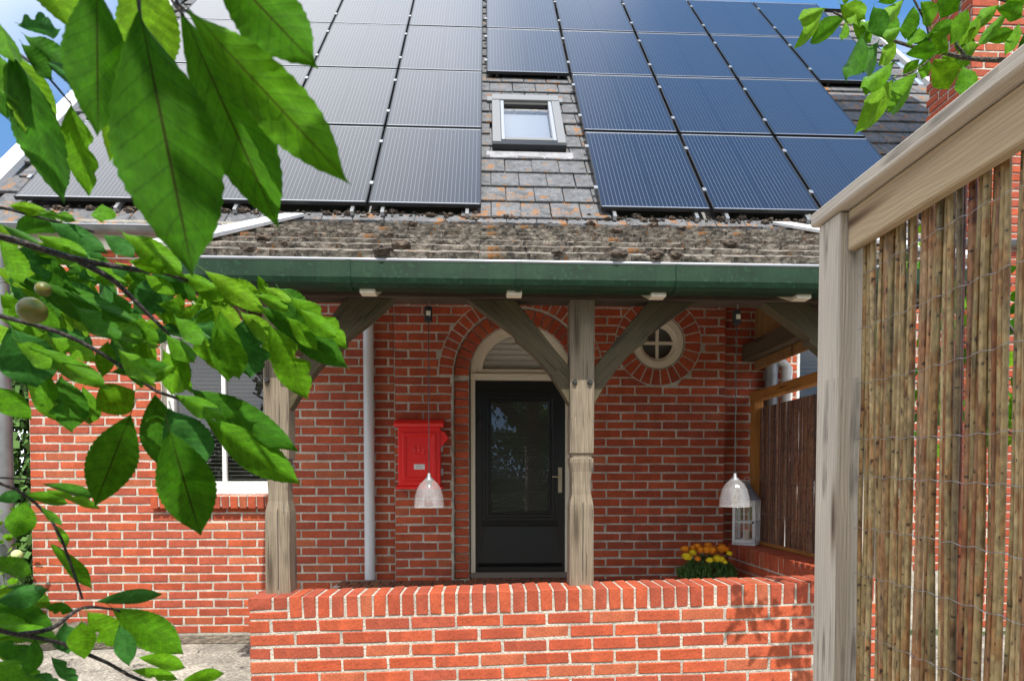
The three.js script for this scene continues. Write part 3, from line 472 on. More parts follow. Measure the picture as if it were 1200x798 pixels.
// ------------------------------------------------------------------ porch
const FLOOR = 0.55;
const PT = 26 * Math.PI / 180;
const porchPt = (x, t, n = 0) => V(x, 2.845 + t * Math.sin(PT) + n * Math.cos(PT), -(3.70 + t * Math.cos(PT)) + n * Math.sin(PT));
{
  const porch = thing('porch', 'timber porch with carved posts, tiled roof and green gutter before the door', 'porch', [0, 0, 0]);
  const X0 = -1.86, X1 = 2.98, LEN = 2.86;
  // post profile: half width by height above the foot
  const post = (x, foot, yb, lab) => {
    const pg = part('post', porch); const z = -4.06;
    const loft = (rows, m, nm) => { const pos = [], nrm = []; const ringAt = (h, y, ch) => [[h, -h + ch], [h, h - ch], [h - ch, h], [-h + ch, h], [-h, h - ch], [-h, -h + ch], [-h + ch, -h], [h - ch, -h]].map(([a, b]) => V(x + a, y, z + b)); const R = rows.map(([y, h, c]) => ringAt(h, y, c ?? 0.012)); for (let i = 0; i + 1 < R.length; i++) for (let k = 0; k < 8; k++) { const a = R[i][k], b = R[i][(k + 1) % 8], c = R[i + 1][(k + 1) % 8], d = R[i + 1][k]; for (const q of [a, d, b, b, d, c]) pos.push(q.x, q.y, q.z); } for (const [r, fl] of [[R[0], 1], [R[R.length - 1], -1]]) for (let k = 1; k < 7; k++) { const t = fl > 0 ? [r[0], r[k], r[k + 1]] : [r[0], r[k + 1], r[k]]; for (const q of t) pos.push(q.x, q.y, q.z); } const g = new THREE.BufferGeometry(); g.setAttribute('position', new THREE.Float32BufferAttribute(pos, 3)); g.computeVertexNormals(); mesh(nm, uvBox(g, 'y'), m, pg); };
    const B = yb;
    loft([[foot, 0.079], [foot + 0.5, 0.078], [foot + 0.535, 0.076], [foot + 0.60, 0.064], [foot + 0.67, 0.0615], [foot + 0.75, 0.066], [foot + 0.81, 0.077], [foot + 0.835, 0.0775, 0.014], [foot + 0.842, 0.066], [foot + 0.865, 0.066], [foot + 0.872, 0.0775, 0.014], [B, 0.0785], [2.70, 0.08]], M.oakPale, 'shaft');
    for (const sx of [-0.05, 0.05]) mesh('bolt', uvBox(cyl(0.018, 0.014, 0.02, 8).rotateX(Math.PI / 2).translate(x + sx, 2.17, z + 0.088)), M.blackMatt, pg);
    mesh('shrinkage_crack', bx(x + 0.004, x + 0.009, foot + 0.03, foot + 0.55, z + 0.0775, z + 0.0792, 0.0005), M.blackMatt, pg);
  };
  post(-1.342, 0.800, 1.85); post(0.624, 0.840, 2.0); post(2.58, 0.878, 2.0);
  // braces: curved under edge
  const brace = (xp, dir, y0 = 2.03) => {
    const q = new THREE.Shape(); const a = xp + dir * 0.079; // at the post
    q.moveTo(a, y0); q.quadraticCurveTo(a + dir * 0.16, y0 + 0.30, a + dir * 0.35, y0 + 0.42); q.lineTo(a + dir * 0.352, y0 + 0.45); q.quadraticCurveTo(a + dir * 0.52, y0 + 0.57, a + dir * 0.66, 2.70); q.lineTo(a + dir * 0.36, 2.70); q.lineTo(a, y0 + 0.235); q.closePath();
    const m = mesh('brace', extrude(q, 0.09, 0.004, 'y', 14), M.oakShaded, porch, [0, 0, -4.11]);
    const u = m.geometry.attributes.uv, p = m.geometry.attributes.position; for (let i = 0; i < p.count; i++) { const s = p.getX(i) * dir * 0.7 + p.getY(i) * 0.7, t = p.getX(i) * dir * 0.7 - p.getY(i) * 0.7; u.setXY(i, t + p.getZ(i), s); }
  };
  brace(-1.342, 1, 1.99); brace(0.624, -1); brace(0.624, 1); brace(2.58, -1);
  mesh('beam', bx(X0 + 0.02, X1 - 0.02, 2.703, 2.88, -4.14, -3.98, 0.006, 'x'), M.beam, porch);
  for (const sx of [-0.9, -0.12, 1.0, 1.5]) mesh('bolt', uvBox(cyl(0.016, 0.012, 0.02, 8).rotateX(Math.PI / 2).translate(sx, 2.76, -3.975)), M.blackMatt, porch);
  // side plates and gable cladding
  for (const [x, s] of [[X0 + 0.12, -1], [X1 - 0.36, 1]]) {
    mesh('side_plate', bx(x - 0.06, x + 0.06, 2.71, 2.87, -6.09, -4.145, 0.005, 'z'), M.oakDark, porch);
    if (s > 0) for (let k = 0; k < 17; k++) { const z = -6.08 + k * 0.118, top = 2.845 + ((-z - 3.70)) * Math.tan(PT) - 0.10; mesh('cladding_board', bx(x + 0.062, x + 0.082, 2.62, top, z, z + 0.114, 0.004), M.cladding, porch); }
  }
  // roof
  const pr = part('porch_roof', porch);
  const dk = mesh('deck', cbox(X1 - X0 - 0.04, LEN, 0.03, 0.003), M.cladding, pr); dk.position.copy(porchPt((X0 + X1) / 2, LEN / 2, -0.045)); dk.rotation.x = -(Math.PI / 2 - PT);
  const rows = 8, gg = 0.36, tw = 0.302;
  const tv = []; for (let k = 0; k < 8; k++) { // thick, rough lipped tile
    const g = new THREE.BoxGeometry(tw - 0.004, gg + 0.05, 0.034, 8, 6, 2); const p = g.attributes.position; for (let i = 0; i < p.count; i++) { const X = p.getX(i), Y = p.getY(i), Z = p.getZ(i), lip = Y < -0.15 ? 1 : 0, n1 = vnoise((X + k) * 38, (Y + 1) * 30 + Z * 40, 256, 1) - 0.5, n2 = vnoise((X + k) * 55, Z * 50 + 7, 256, 2) - 0.5; p.setXYZ(i, X, Y + lip * n2 * 0.012, Z + (Z > 0.01 ? n1 * 0.008 + lip * 0.004 : 0)); } g.computeVertexNormals(); tv.push(uvBox(g, 'y')); }
  for (let r = 0; r < rows; r++) for (let k = 0; k < 16; k++) {
    const x = X0 + 0.155 + k * tw + (r % 2 ? 0 : 0.0); if (x > X1) continue;
    const o = mesh('roof_tile', pick(tv), r === rows - 1 ? M.tileLichen : M.tileMoss, pr); o.position.copy(porchPt(x, 0.16 + r * gg, 0.012 + rr(-0.002, 0.003))); o.rotation.x = -(Math.PI / 2 - PT) - 0.07;
  }
  // cushions of moss along the tile lips
  const ms = []; for (let i = 0; i < 150; i++) { const r = Math.floor(rnd() * 9), big = rnd() < 0.12; const rad = big ? rr(0.03, 0.05) : rr(0.008, 0.02); const g = new THREE.IcosahedronGeometry(rad, 2); const p = g.attributes.position; for (let k = 0; k < p.count; k++) { const q = V().fromBufferAttribute(p, k), f = 0.8 + 0.5 * vnoise(q.x * 160 + i * 3, q.y * 160 + q.z * 120, 256, 1); p.setXYZ(k, q.x * f * 1.25, q.y * f * 0.62, q.z * f); } g.computeVertexNormals(); const c = porchPt(rr(X0 + 0.25, X1 - 0.2), -0.02 + r * gg, 0.042); g.translate(c.x, c.y, c.z); ms.push(uvBox(g)); }
  const mo = mesh('moss', merge(ms), M.moss, pr); mo.userData.kind = 'stuff'; mo.userData.label = 'brown moss cushions on the porch tiles';
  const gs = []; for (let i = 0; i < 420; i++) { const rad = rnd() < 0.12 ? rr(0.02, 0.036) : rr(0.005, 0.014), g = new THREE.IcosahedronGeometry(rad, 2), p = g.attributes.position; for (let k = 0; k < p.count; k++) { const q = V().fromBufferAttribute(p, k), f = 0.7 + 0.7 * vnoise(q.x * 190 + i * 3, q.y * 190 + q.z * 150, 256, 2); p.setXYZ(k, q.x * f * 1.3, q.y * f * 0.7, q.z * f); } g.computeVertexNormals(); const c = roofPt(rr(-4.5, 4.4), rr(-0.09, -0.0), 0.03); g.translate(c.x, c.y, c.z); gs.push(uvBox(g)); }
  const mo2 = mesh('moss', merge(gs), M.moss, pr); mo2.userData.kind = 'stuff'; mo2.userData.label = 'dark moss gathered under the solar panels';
  for (const [x, w] of [[X0 - 0.03, 0.19], [X1 + 0.03, 0.19]]) { const o = mesh('verge_board', cbox(w, LEN - 0.02, 0.03, 0.004), M.white, pr); o.position.copy(porchPt(x, LEN / 2 - 0.02, 0.062)); o.rotation.x = -(Math.PI / 2 - PT); const s = mesh('barge_board', cbox(0.03, LEN - 0.05, 0.16, 0.004), M.cream, pr); s.position.copy(porchPt(x + (x < 0 ? -0.06 : 0.06), LEN / 2 - 0.02, -0.037)); s.rotation.x = -(Math.PI / 2 - PT); }
  // rafter ends
  for (const x of [-1.58, -0.708, 0.169, 1.047, 1.947, 2.8]) {
    const q = poly([[-0.40, 2.855], [0.06, 2.652], [0.13, 2.652], [0.13, 2.70], [-0.40, 2.93]]);
    mesh('rafter_end', extrude(q, 0.085, 0.003).rotateY(-Math.PI / 2).translate(x + 0.043, 0, -3.85), M.cream, porch);
  }
  // gutter: square-fronted trough with a rolled bead and straps
  const G0 = X0 - 0.06, G1 = X1 + 0.06, zf = -3.655;
  const gp = [[0, 2.822], [0.006, 2.72], [-0.004, 2.69], [-0.03, 2.672], [-0.12, 2.672], [-0.12, 2.80], [-0.114, 2.80], [-0.114, 2.679], [-0.033, 2.679], [-0.010, 2.695], [0.0, 2.722], [-0.006, 2.822]];
  const gut = part('gutter', porch);
  mesh('trough', extrude(poly(gp), G1 - G0).rotateY(Math.PI / 2).rotateY(Math.PI).translate(G1, 0, 0).scale(1, 1, 1).translate(0, 0, 0), M.gutterGreen, gut).position.z = zf;
  mesh('bead', uvBox(cyl(0.011, 0.011, G1 - G0, 10).rotateZ(Math.PI / 2).translate((G0 + G1) / 2, 2.824, zf - 0.004)), M.zincBright, gut);
  for (const x of [-0.82, 0.175, 1.13]) { const q = [[0.004, 2.818], [0.0105, 2.72], [0.0, 2.688], [-0.028, 2.667], [-0.10, 2.667], [-0.10, 2.664], [-0.027, 2.664], [0.004, 2.686], [0.0145, 2.72], [0.008, 2.818]]; mesh('strap', extrude(poly(q), 0.03).rotateY(Math.PI / 2).rotateY(Math.PI).translate(x + 0.03, 0, 0), M.gutterGreen, gut).position.z = zf; }

  // raised floor of brick pavers
  const fl = thing('porch_floor', 'raised brick paved porch floor behind the low wall', 'floor'); fl.userData.kind = 'structure';
  mesh('slab', bx(-1.43, 2.40, -0.05, FLOOR - 0.012, -5.99, -4.13), M.mortar, fl);
  mesh('slab', bx(-0.16, 0.84, 0.3, FLOOR - 0.012, -6.09, -5.991), M.mortar, fl);
  const dull = tones.map(([r, g, b]) => [r * 0.42, g * 0.75, b * 0.8]);
  const pv = []; for (let k = 0; k < 8; k++) pv.push(paint(cbox(0.088, 0.02, 0.19, 0.003, 'z', 0.001), pick(dull)));
  for (let r = 0; r < 3; r++) for (let k = 0; k < 37; k++) { const x = -1.36 + k * 0.1 + (r % 2) * 0.05; if (x > 2.34) continue; mesh('paver', pick(pv), M.brick, fl, [x, FLOOR - 0.008, -5.89 + r * 0.202]); }
  for (let k = 0; k < 10; k++) mesh('paver', pick(pv), M.brick, fl, [-0.11 + k * 0.1, FLOOR - 0.004, -6.09]);
}

// ------------------------------------------------------------------ low brick walls of the porch
{
  const w = thing('low_brick_wall', 'sunlit low red brick wall with bricks on edge along its top, under the posts', 'wall', [0.16, 0.838, -3.85]); w.rotation.z = 0.0205;
  const x0 = -1.64, x1 = 2.56;
  mesh('mortar', bx(x0 + 0.006, x1 - 0.006, -0.95, -0.006, -0.27, -0.006), M.mortar, w);
  const top = -0.0, RH = 0.134;
  // the end of the coping: two flat bricks over a closer
  for (const [a, b, y0, y1] of [[x0, x0 + 0.142, -0.077, 0], [x0 + 0.157, x0 + 0.236, -0.077, 0], [x0, x0 + 0.236, -0.134, -0.093]]) { mesh('coping_brick', paint(cbox(b - a, y1 - y0, 0.278, 0.004, 'z', 0.002)), M.brick, w, [(a + b) / 2, (y0 + y1) / 2, -0.139]); }
  for (let x = x0 + 0.252; x + 0.07 < x1; x += 0.0872) { const m = mesh('coping_brick', brickGeo(0.0722, RH, 0.278), M.brick, w, [x + 0.036 + rr(-0.0015, 0.0015), -RH / 2 + rr(-0.003, 0.002), -0.139 + rr(-0.003, 0.003)]); m.rotation.z = rr(-0.012, 0.012); }
  let row = 0; for (let y = -RH - 0.016 - BH; y > -0.87; y -= COURSE, row++) {
    const off = row % 2 ? 0 : -0.1435;
    for (let k = 0; ; k++) { const a = Math.max(x0, x0 + off + k * 0.287), b = Math.min(x1, x0 + off + (k + 1) * 0.287 - JOINT); if (a > x1 - 0.05) break; const full = b - a > 0.26; const m = mesh('brick', full ? brickGeo(0.271, BH, 0.04) : brickGeo(b - a, BH, 0.04), M.brick, w, [(a + b) / 2 + rr(-0.002, 0.002), y + BH / 2 + rr(-0.0015, 0.0015), -0.02 + rr(-0.003, 0.002)]); m.rotation.z = rr(-0.006, 0.006); }
  }
  const s = thing('low_brick_wall', 'shaded low side wall of the porch with the white lantern standing on it', 'wall', [2.40, 0, 0]);
  mesh('mortar', bx(0.008, 0.282, -0.05, 0.895, -5.99, -4.138), M.mortar, s);
  for (let z = -5.985; z + 0.07 < -4.13; z += 0.0872) mesh('coping_brick', brickGeo(0.29, 0.134, 0.0722), M.brick, s, [0.145, 0.903 - 0.067 + rr(-0.003, 0.002), z + 0.036]);
  for (let r = 0; r < 5; r++) for (let k = 0; k < 7; k++) { const y = 0.903 - 0.134 - 0.016 - BH - r * COURSE, a = Math.max(-5.985, -5.985 + k * 0.287 + (r % 2 ? -0.143 : 0)), b = Math.min(-4.14, -5.985 + (k + 1) * 0.287 + (r % 2 ? -0.143 : 0) - JOINT); if (b - a < 0.04) continue; const m = mesh('brick', brickGeo(b - a, BH, 0.04), M.brick, s, [0.02, y + BH / 2, (a + b) / 2]); m.rotation.y = -Math.PI / 2; }
}

// ------------------------------------------------------------------ things on the porch
{ // red letter box
  const b = thing('letter_box', 'red cast metal letter box on the brick wall beside the door', 'letter box', [-0.638, 1.44, -DE]);
  const W = 0.40, H = 0.655;
  mesh('body', bx(-W / 2, W / 2, 0.03, H - 0.06, 0.001, 0.13, 0.008), M.red, b);
  mesh('lid', extrude(poly([[0, H - 0.06], [0.155, H - 0.06], [0.165, H - 0.035], [0.15, H - 0.012], [0.0, H + 0.02]]), W + 0.06, 0.004).rotateY(-Math.PI / 2).translate(W / 2 + 0.03, 0, 0.005), M.red, b);
  mesh('foot', bx(-W / 2 - 0.02, W / 2 + 0.02, 0, 0.03, 0.001, 0.15, 0.006), M.red, b);
  const fr = (o, w, z, d) => { const q = poly([[-0.155 + o, 0.085 + o], [0.155 - o, 0.085 + o], [0.155 - o, 0.535 - o], [-0.155 + o, 0.535 - o]]); q.holes.push(new THREE.Path([[-0.155 + o + w, 0.085 + o + w], [0.155 - o - w, 0.085 + o + w], [0.155 - o - w, 0.535 - o - w], [-0.155 + o + w, 0.535 - o - w]].map((k) => new THREE.Vector2(...k)))); return extrude(q, d, 0.005).translate(0, 0, z); };
  const dr = part('front_panel', b); mesh('moulding', fr(0, 0.02, 0.128, 0.012), M.red, dr); mesh('moulding', fr(0.024, 0.008, 0.128, 0.006), M.red, dr);
  // cast crest: shield, crown, two rearing supporters, ribbon
  const cr = []; const blob = (x, y, sx, sy, sz = 0.006) => { const g = new THREE.SphereGeometry(1, 10, 8); g.scale(sx, sy, sz); g.translate(x, y, 0.132); cr.push(uvBox(g)); };
  blob(0, 0.372, 0.016, 0.024); blob(0, 0.408, 0.014, 0.010); blob(0, 0.42, 0.005, 0.007);
  for (const s of [-1, 1]) { blob(s * 0.042, 0.37, 0.013, 0.026); blob(s * 0.040, 0.404, 0.010, 0.010); blob(s * 0.030, 0.388, 0.012, 0.005); blob(s * 0.028, 0.362, 0.013, 0.004); blob(s * 0.047, 0.338, 0.008, 0.010); blob(s * 0.060, 0.375, 0.004, 0.022); blob(s * 0.036, 0.335, 0.006, 0.010); }
  blob(0, 0.328, 0.055, 0.006);
  mesh('crest', merge(cr), M.red, dr);
  // two worn lines of raised lettering, no longer readable
  for (const [y, n, w, arc] of [[0.455, 9, 0.017, 0.012], [0.283, 8, 0.018, 0]]) { const l = []; for (let i = 0; i < n; i++) { const u = (i - (n - 1) / 2) / n * 2; if (y > 0.4 && i === 4) continue; l.push(bx(u * 0.083 - w * 0.32, u * 0.083 + w * 0.32, y - arc * u * u - 0.009, y - arc * u * u + 0.009, 0.127, 0.1325, 0.002)); } mesh('worn_lettering', merge(l), M.red, dr); }
  mesh('paper_label', bx(-0.05, 0.052, 0.19, 0.24, 0.1295, 0.132, 0.0008), M.white, dr);
  { const l = []; for (const [a, c, y] of [[-0.03, 0.02, 0.222], [-0.036, 0.03, 0.206]]) l.push(bx(a, c, y - 0.002, y + 0.002, 0.1318, 0.1325, 0.0003)); mesh('label_print', merge(l), M.frameGrey, dr); }
  mesh('side_flap', extrude(poly([[0, 0.40], [0.075, 0.49], [0.03, 0.55], [0, 0.56]]), 0.09, 0.003).translate(W / 2, 0, 0.02), M.red, b);
  for (const y of [0.13, 0.36]) mesh('hinge', bx(W / 2, W / 2 + 0.022, y, y + 0.07, 0.06, 0.085, 0.003), M.steel, b);
}
// glass pendant lamps on the porch beam
M.shade = phy({ color: lin(0.95, 0.94, 0.94), roughness: 0.12, transmission: 0.86, thickness: 0, ior: 1.5 });
M.bulb = phy({ color: lin(0.95, 0.93, 0.9), roughness: 0.02, transmission: 1, thickness: 0 });
function pendant(x, label) {
  const z = -4.06, yb = 1.355, g = thing('pendant_lamp', label, 'lamp', [x, yb, z], 'glass pendant lamps under the porch beam');
  const H = 2.702 - yb;
  const prof = [[0.098, 0], [0.0985, 0.012], [0.093, 0.07], [0.08, 0.12], [0.058, 0.158], [0.036, 0.178], [0.026, 0.186]];
  const ribbed = new THREE.LatheGeometry(prof.map(([a, b]) => new THREE.Vector2(a, b)), 48); { const p = ribbed.attributes.position; for (let i = 0; i < p.count; i++) { const a = Math.atan2(p.getZ(i), p.getX(i)), k = 1 + 0.012 * Math.cos(a * 24); p.setX(i, p.getX(i) * k); p.setZ(i, p.getZ(i) * k); } ribbed.computeVertexNormals(); }
  mesh('shade', ribbed, M.shade, g);
  mesh('shade_rim', new THREE.TorusGeometry(0.098, 0.0028, 6, 40).rotateX(Math.PI / 2).translate(0, 0.003, 0), M.shade, g);
  mesh('socket', new THREE.LatheGeometry([[0, 0.225], [0.01, 0.225], [0.014, 0.20], [0.03, 0.185], [0.03, 0.172], [0.018, 0.168], [0.016, 0.13], [0, 0.13]].map(([a, b]) => new THREE.Vector2(a, b)), 20), M.zinc, g);
  const bl = mesh('bulb', new THREE.LatheGeometry([[0.013, 0.13], [0.022, 0.11], [0.031, 0.08], [0.031, 0.055], [0.02, 0.032], [0.004, 0.02], [0, 0.02]].map(([a, b]) => new THREE.Vector2(a, b)), 18), M.bulb, g);
  mesh('filament', tube([V(-0.008, 0.11, 0), V(-0.01, 0.05, 0), V(0, 0.04, 0.006), V(0.01, 0.05, 0), V(0.008, 0.11, 0)], 0.0012, 0.0012, 12, 4), M.brass, bl);
  mesh('cable', uvBox(cyl(0.0032, 0.0032, H - 0.225 - 0.12, 8).translate(0, 0.225 + (H - 0.345) / 2, 0)), M.blackMatt, g);
  mesh('switch_box', uvBox(cyl(0.026, 0.026, 0.095, 16).translate(0, H - 0.085, 0)), M.blackMatt, g);
  mesh('rating_label', bx(-0.012, 0.016, H - 0.10, H - 0.07, 0.0235, 0.027, 0.0005), M.cream, g);
  mesh('hook', tube([V(0, H - 0.037, 0), V(0, H - 0.03, 0), V(0.012, H - 0.02, 0), V(0.006, H - 0.006, 0), V(0, H + 0.004, 0)], 0.002, 0.002, 10, 5), M.steel, g);
}
pendant(-0.378, 'clear glass pendant lamp hanging before the red letter box'); pendant(1.668, 'clear glass pendant lamp hanging before the white lantern');
{ // white lantern
  const g = thing('lantern', 'white wooden lantern with grey pitched roof on the low side wall', 'lantern', [2.515, 0.905, -5.83]); g.rotation.y = -0.66;
  const w = 0.092, h = 0.41; M.grille = M.white;
  mesh('base', bx(-w - 0.016, w + 0.016, 0, 0.022, -w - 0.016, w + 0.016, 0.004), M.white, g);
  mesh('cornice', bx(-w - 0.014, w + 0.014, h, h + 0.02, -w - 0.014, w + 0.014, 0.004), M.white, g);
  for (const [a, b] of [[-1, -1], [1, -1], [1, 1], [-1, 1]]) mesh('corner_post', bx(a * w - 0.014, a * w + 0.014, 0.023, h - 0.001, b * w - 0.014, b * w + 0.014, 0.002), M.white, g);
  for (let k = 0; k < 4; k++) { const s = part('side', g); s.rotation.y = k * Math.PI / 2; mesh('rail', bx(-w + 0.015, w - 0.015, 0.024, 0.055, w - 0.008, w + 0.006, 0.002), M.white, s); mesh('rail', bx(-w + 0.015, w - 0.015, h - 0.035, h - 0.002, w - 0.008, w + 0.006, 0.002), M.white, s); mesh('glazing_bar', bx(-0.006, 0.006, 0.056, h - 0.036, w - 0.004, w + 0.004, 0.001), M.white, s); mesh('glazing_bar', bx(-w + 0.015, w - 0.015, 0.215, 0.228, w - 0.003, w + 0.005, 0.001), M.white, s); mesh('pane', bx(-w + 0.012, w - 0.012, 0.05, h - 0.03, w - 0.002, w, 0.0004), M.pane, s); }
  mesh('roof', uvBox(new THREE.CylinderGeometry(0.035, (w + 0.012) * 1.414, 0.15, 4, 1).rotateY(Math.PI / 4).translate(0, h + 0.096, 0)), M.lead, g);
  mesh('cap', bx(-0.03, 0.03, h + 0.172, h + 0.19, -0.03, 0.03, 0.004), M.lead, g);
  mesh('ring_handle', new THREE.TorusGeometry(0.028, 0.003, 6, 20).translate(0, h + 0.215, 0), M.steel, g);
  mesh('latch', uvBox(cyl(0.011, 0.011, 0.012, 10).rotateX(Math.PI / 2).translate(w - 0.004, 0.222, w + 0.018)), M.blackMatt, g);
  mesh('candle', uvBox(cyl(0.032, 0.032, 0.12, 20).translate(0, 0.083, 0)), M.cream, g);
}
{ // pot of marigolds
  const g = thing('marigold_pot', 'pot of orange and yellow marigolds on the porch floor', 'potted plant', [2.05, FLOOR + 0.002, -5.6]);
  mesh('pot', new THREE.LatheGeometry([[0, 0], [0.13, 0], [0.17, 0.14], [0.18, 0.14], [0.18, 0.16], [0.16, 0.16], [0.15, 0.13], [0, 0.13]].map(([a, b]) => new THREE.Vector2(a, b)), 28).scale(1.2, 0.45, 0.8), std({ color: lin(0.06, 0.05, 0.045) }), g);
  const lf = []; for (let i = 0; i < 1500; i++) { const a = rnd() * 6.283, r = Math.sqrt(rnd()), h = 0.05 + 0.25 * (1 - r * r * 0.6) * Math.sqrt(rnd()); const q = new THREE.PlaneGeometry(0.008, rr(0.03, 0.055), 1, 2); q.rotateX(rr(-0.5, 0.9)).rotateY(rnd() * 6.283).rotateZ(rr(-0.8, 0.8)).translate(Math.cos(a) * r * 0.28, h - 0.01, Math.sin(a) * r * 0.18); lf.push(q); }
  const fo = mesh('foliage', merge(lf), M.leafFine, g); fo.userData.kind = 'stuff';
  const head = (m, x, y, z, r) => { const petals = []; for (let i = 0; i < 64; i++) { const h = 1 - (i + 0.5) / 64 * 1.15, a = i * 2.39996, c = Math.sqrt(Math.max(0, 1 - h * h)), q = new THREE.PlaneGeometry(r * 0.42, r * 0.36, 2, 2), p = q.attributes.position; for (let v = 0; v < p.count; v++) p.setZ(v, 0.09 * r * Math.sin(p.getX(v) / r * 11 + i) - Math.max(0, p.getY(v)) * 0.3); q.rotateX(-Math.PI / 2 + Math.acos(Math.max(-1, Math.min(1, h))) + rr(0.15, 0.6)); q.translate(0, h * r * 0.62, c * r * 0.82); q.rotateY(a); petals.push(q); } const core = new THREE.IcosahedronGeometry(r * 0.66, 1); core.scale(1, 0.75, 1); petals.push(core); const o = mesh('flower', merge(petals), m, g, [x, y, z]); o.rotation.set(rr(0.25, 0.6), rnd() * 6, rr(-0.2, 0.2)); };
  for (const [px, py, r, o] of [[803, 644, 7, 1], [812, 643, 6, 1], [818, 641, 7, 1], [821, 645, 7, 1], [830, 640, 7, 1], [828, 645, 8, 1], [835, 645, 8, 1], [846, 643, 9, 1], [851, 644, 6, 1], [818, 655, 5, 1], [805, 653, 8, 0], [812, 648, 6, 0], [832, 657, 6, 0], [841, 655, 7, 0], [846, 656, 6, 0], [850, 659, 4, 0], [855, 649, 5, 0]]) { const q = P(px, py, 5.47 - (py - 640) * 0.008); head(o ? M.orange : M.yellow, q.x - 2.05, q.y - FLOOR, q.z + 5.6, r / 128 * 0.82); }
}

// ------------------------------------------------------------------ cane screens
function wirePath(x, y, z0, z1, sag, n = 40) { const l = []; for (let i = 0; i <= n; i++) { const t = i / n; l.push(V(x + (i % 2 ? 0.0105 : 0.0085), y - sag * Math.sin(t * 3.1) + 0.0022 * Math.sin(i * 1.7) + 0.006 * Math.sin(t * 14 + y * 9), z0 + (z1 - z0) * t)); } return l; }
{
  const f = thing('cane_fence', 'tall screen of upright canes in a pale wooden frame', 'fence', [0, 0, 0]);
  mesh('post', bx(0.82, 0.91, 0, 2.168, -1.50, -1.41, 0.004), M.pineGrey, f);
  mesh('post', bx(0.82, 0.91, 0, 2.168, 0.62, 0.71, 0.004), M.pineGrey, f);
  mesh('cap_board', bx(0.806, 0.94, 2.17, 2.203, -1.515, 0.72, 0.004, 'z'), M.pineGrey, f);
  mesh('top_rail', bx(0.838, 0.864, 2.075, 2.168, -1.408, 0.615, 0.004, 'z'), M.pine, f);
  mesh('bottom_rail', bx(0.838, 0.864, 0.06, 0.15, -1.408, 0.615, 0.004, 'z'), M.pine, f);
  let z = -1.403; let i = 0;
  while (z < 0.6) {
    const d = rr(0.0085, 0.0145), lean = rr(-0.022, 0.022), pts = [], xj = rr(-0.006, 0.006); z += d / 2; for (let k = 0; k <= 6; k++) pts.push(V(0.878 + xj + rr(-0.003, 0.003), 0.07 + k * 0.345, z + lean * (k / 6 - 0.5) + rr(-0.0045, 0.0045)));
    mesh('cane', tube(pts, d / 2 * 1.06, d / 2 * 0.92, 20, 8, 0.09, rnd() * 5, rnd() * 5), rnd() < 0.5 ? pick(M.canes.slice(0, 3)) : pick(M.canes), f); z += d / 2 + (rnd() < 0.12 ? rr(0.0005, 0.0028) : rr(-0.0022, 0.0004)); i++;
  }
  for (const [y, s] of [[2.02, 0.004], [1.90, 0.008], [1.77, -0.004], [1.635, 0.004], [1.545, 0.002], [1.43, 0.012], [1.33, 0.03], [1.20, 0.03], [1.04, 0.02], [0.85, 0.02], [0.6, 0.01], [0.35, 0.0]]) mesh('wire', tube(wirePath(0.860, y, -1.405, 0.6, s, 130).map((p) => { p.x -= 0.004; return p; }), 0.0008, 0.0008, 260, 4), M.wire, f);
}
{
  const f = thing('cane_fence', 'dark brown cane screen in an orange stained frame on the side wall', 'fence', [0, 0, 0]);
  const x = 2.655, b = 0.905;
  mesh('post', bx(x - 0.045, x + 0.045, b, 2.30, -5.99, -5.90, 0.004), M.stained, f); mesh('post', bx(x - 0.045, x + 0.045, b, 2.30, -4.34, -4.25, 0.004), M.stained, f);
  mesh('top_rail', bx(x - 0.05, x + 0.05, 2.302, 2.39, -6.0, -4.24, 0.005, 'z'), M.stained, f);
  mesh('bottom_rail', bx(x - 0.02, x + 0.02, b + 0.002, b + 0.03, -5.899, -4.341, 0.003, 'z'), M.stained, f);
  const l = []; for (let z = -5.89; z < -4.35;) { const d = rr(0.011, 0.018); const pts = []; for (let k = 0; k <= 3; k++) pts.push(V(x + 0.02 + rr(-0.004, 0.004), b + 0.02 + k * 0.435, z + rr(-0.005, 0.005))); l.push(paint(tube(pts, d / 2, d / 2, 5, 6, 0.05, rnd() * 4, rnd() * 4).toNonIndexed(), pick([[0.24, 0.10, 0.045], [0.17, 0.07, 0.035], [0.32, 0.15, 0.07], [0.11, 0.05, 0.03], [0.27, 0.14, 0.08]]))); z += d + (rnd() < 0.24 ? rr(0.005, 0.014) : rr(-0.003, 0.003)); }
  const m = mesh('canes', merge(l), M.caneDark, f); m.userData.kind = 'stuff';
  for (const y of [1.2, 1.5, 1.8, 2.1]) mesh('wire', tube([V(x + 0.008, y, -5.89), V(x + 0.009, y - 0.01, -5.2), V(x + 0.008, y, -4.35)], 0.0015, 0.0015, 12, 4), M.wire, f);
}

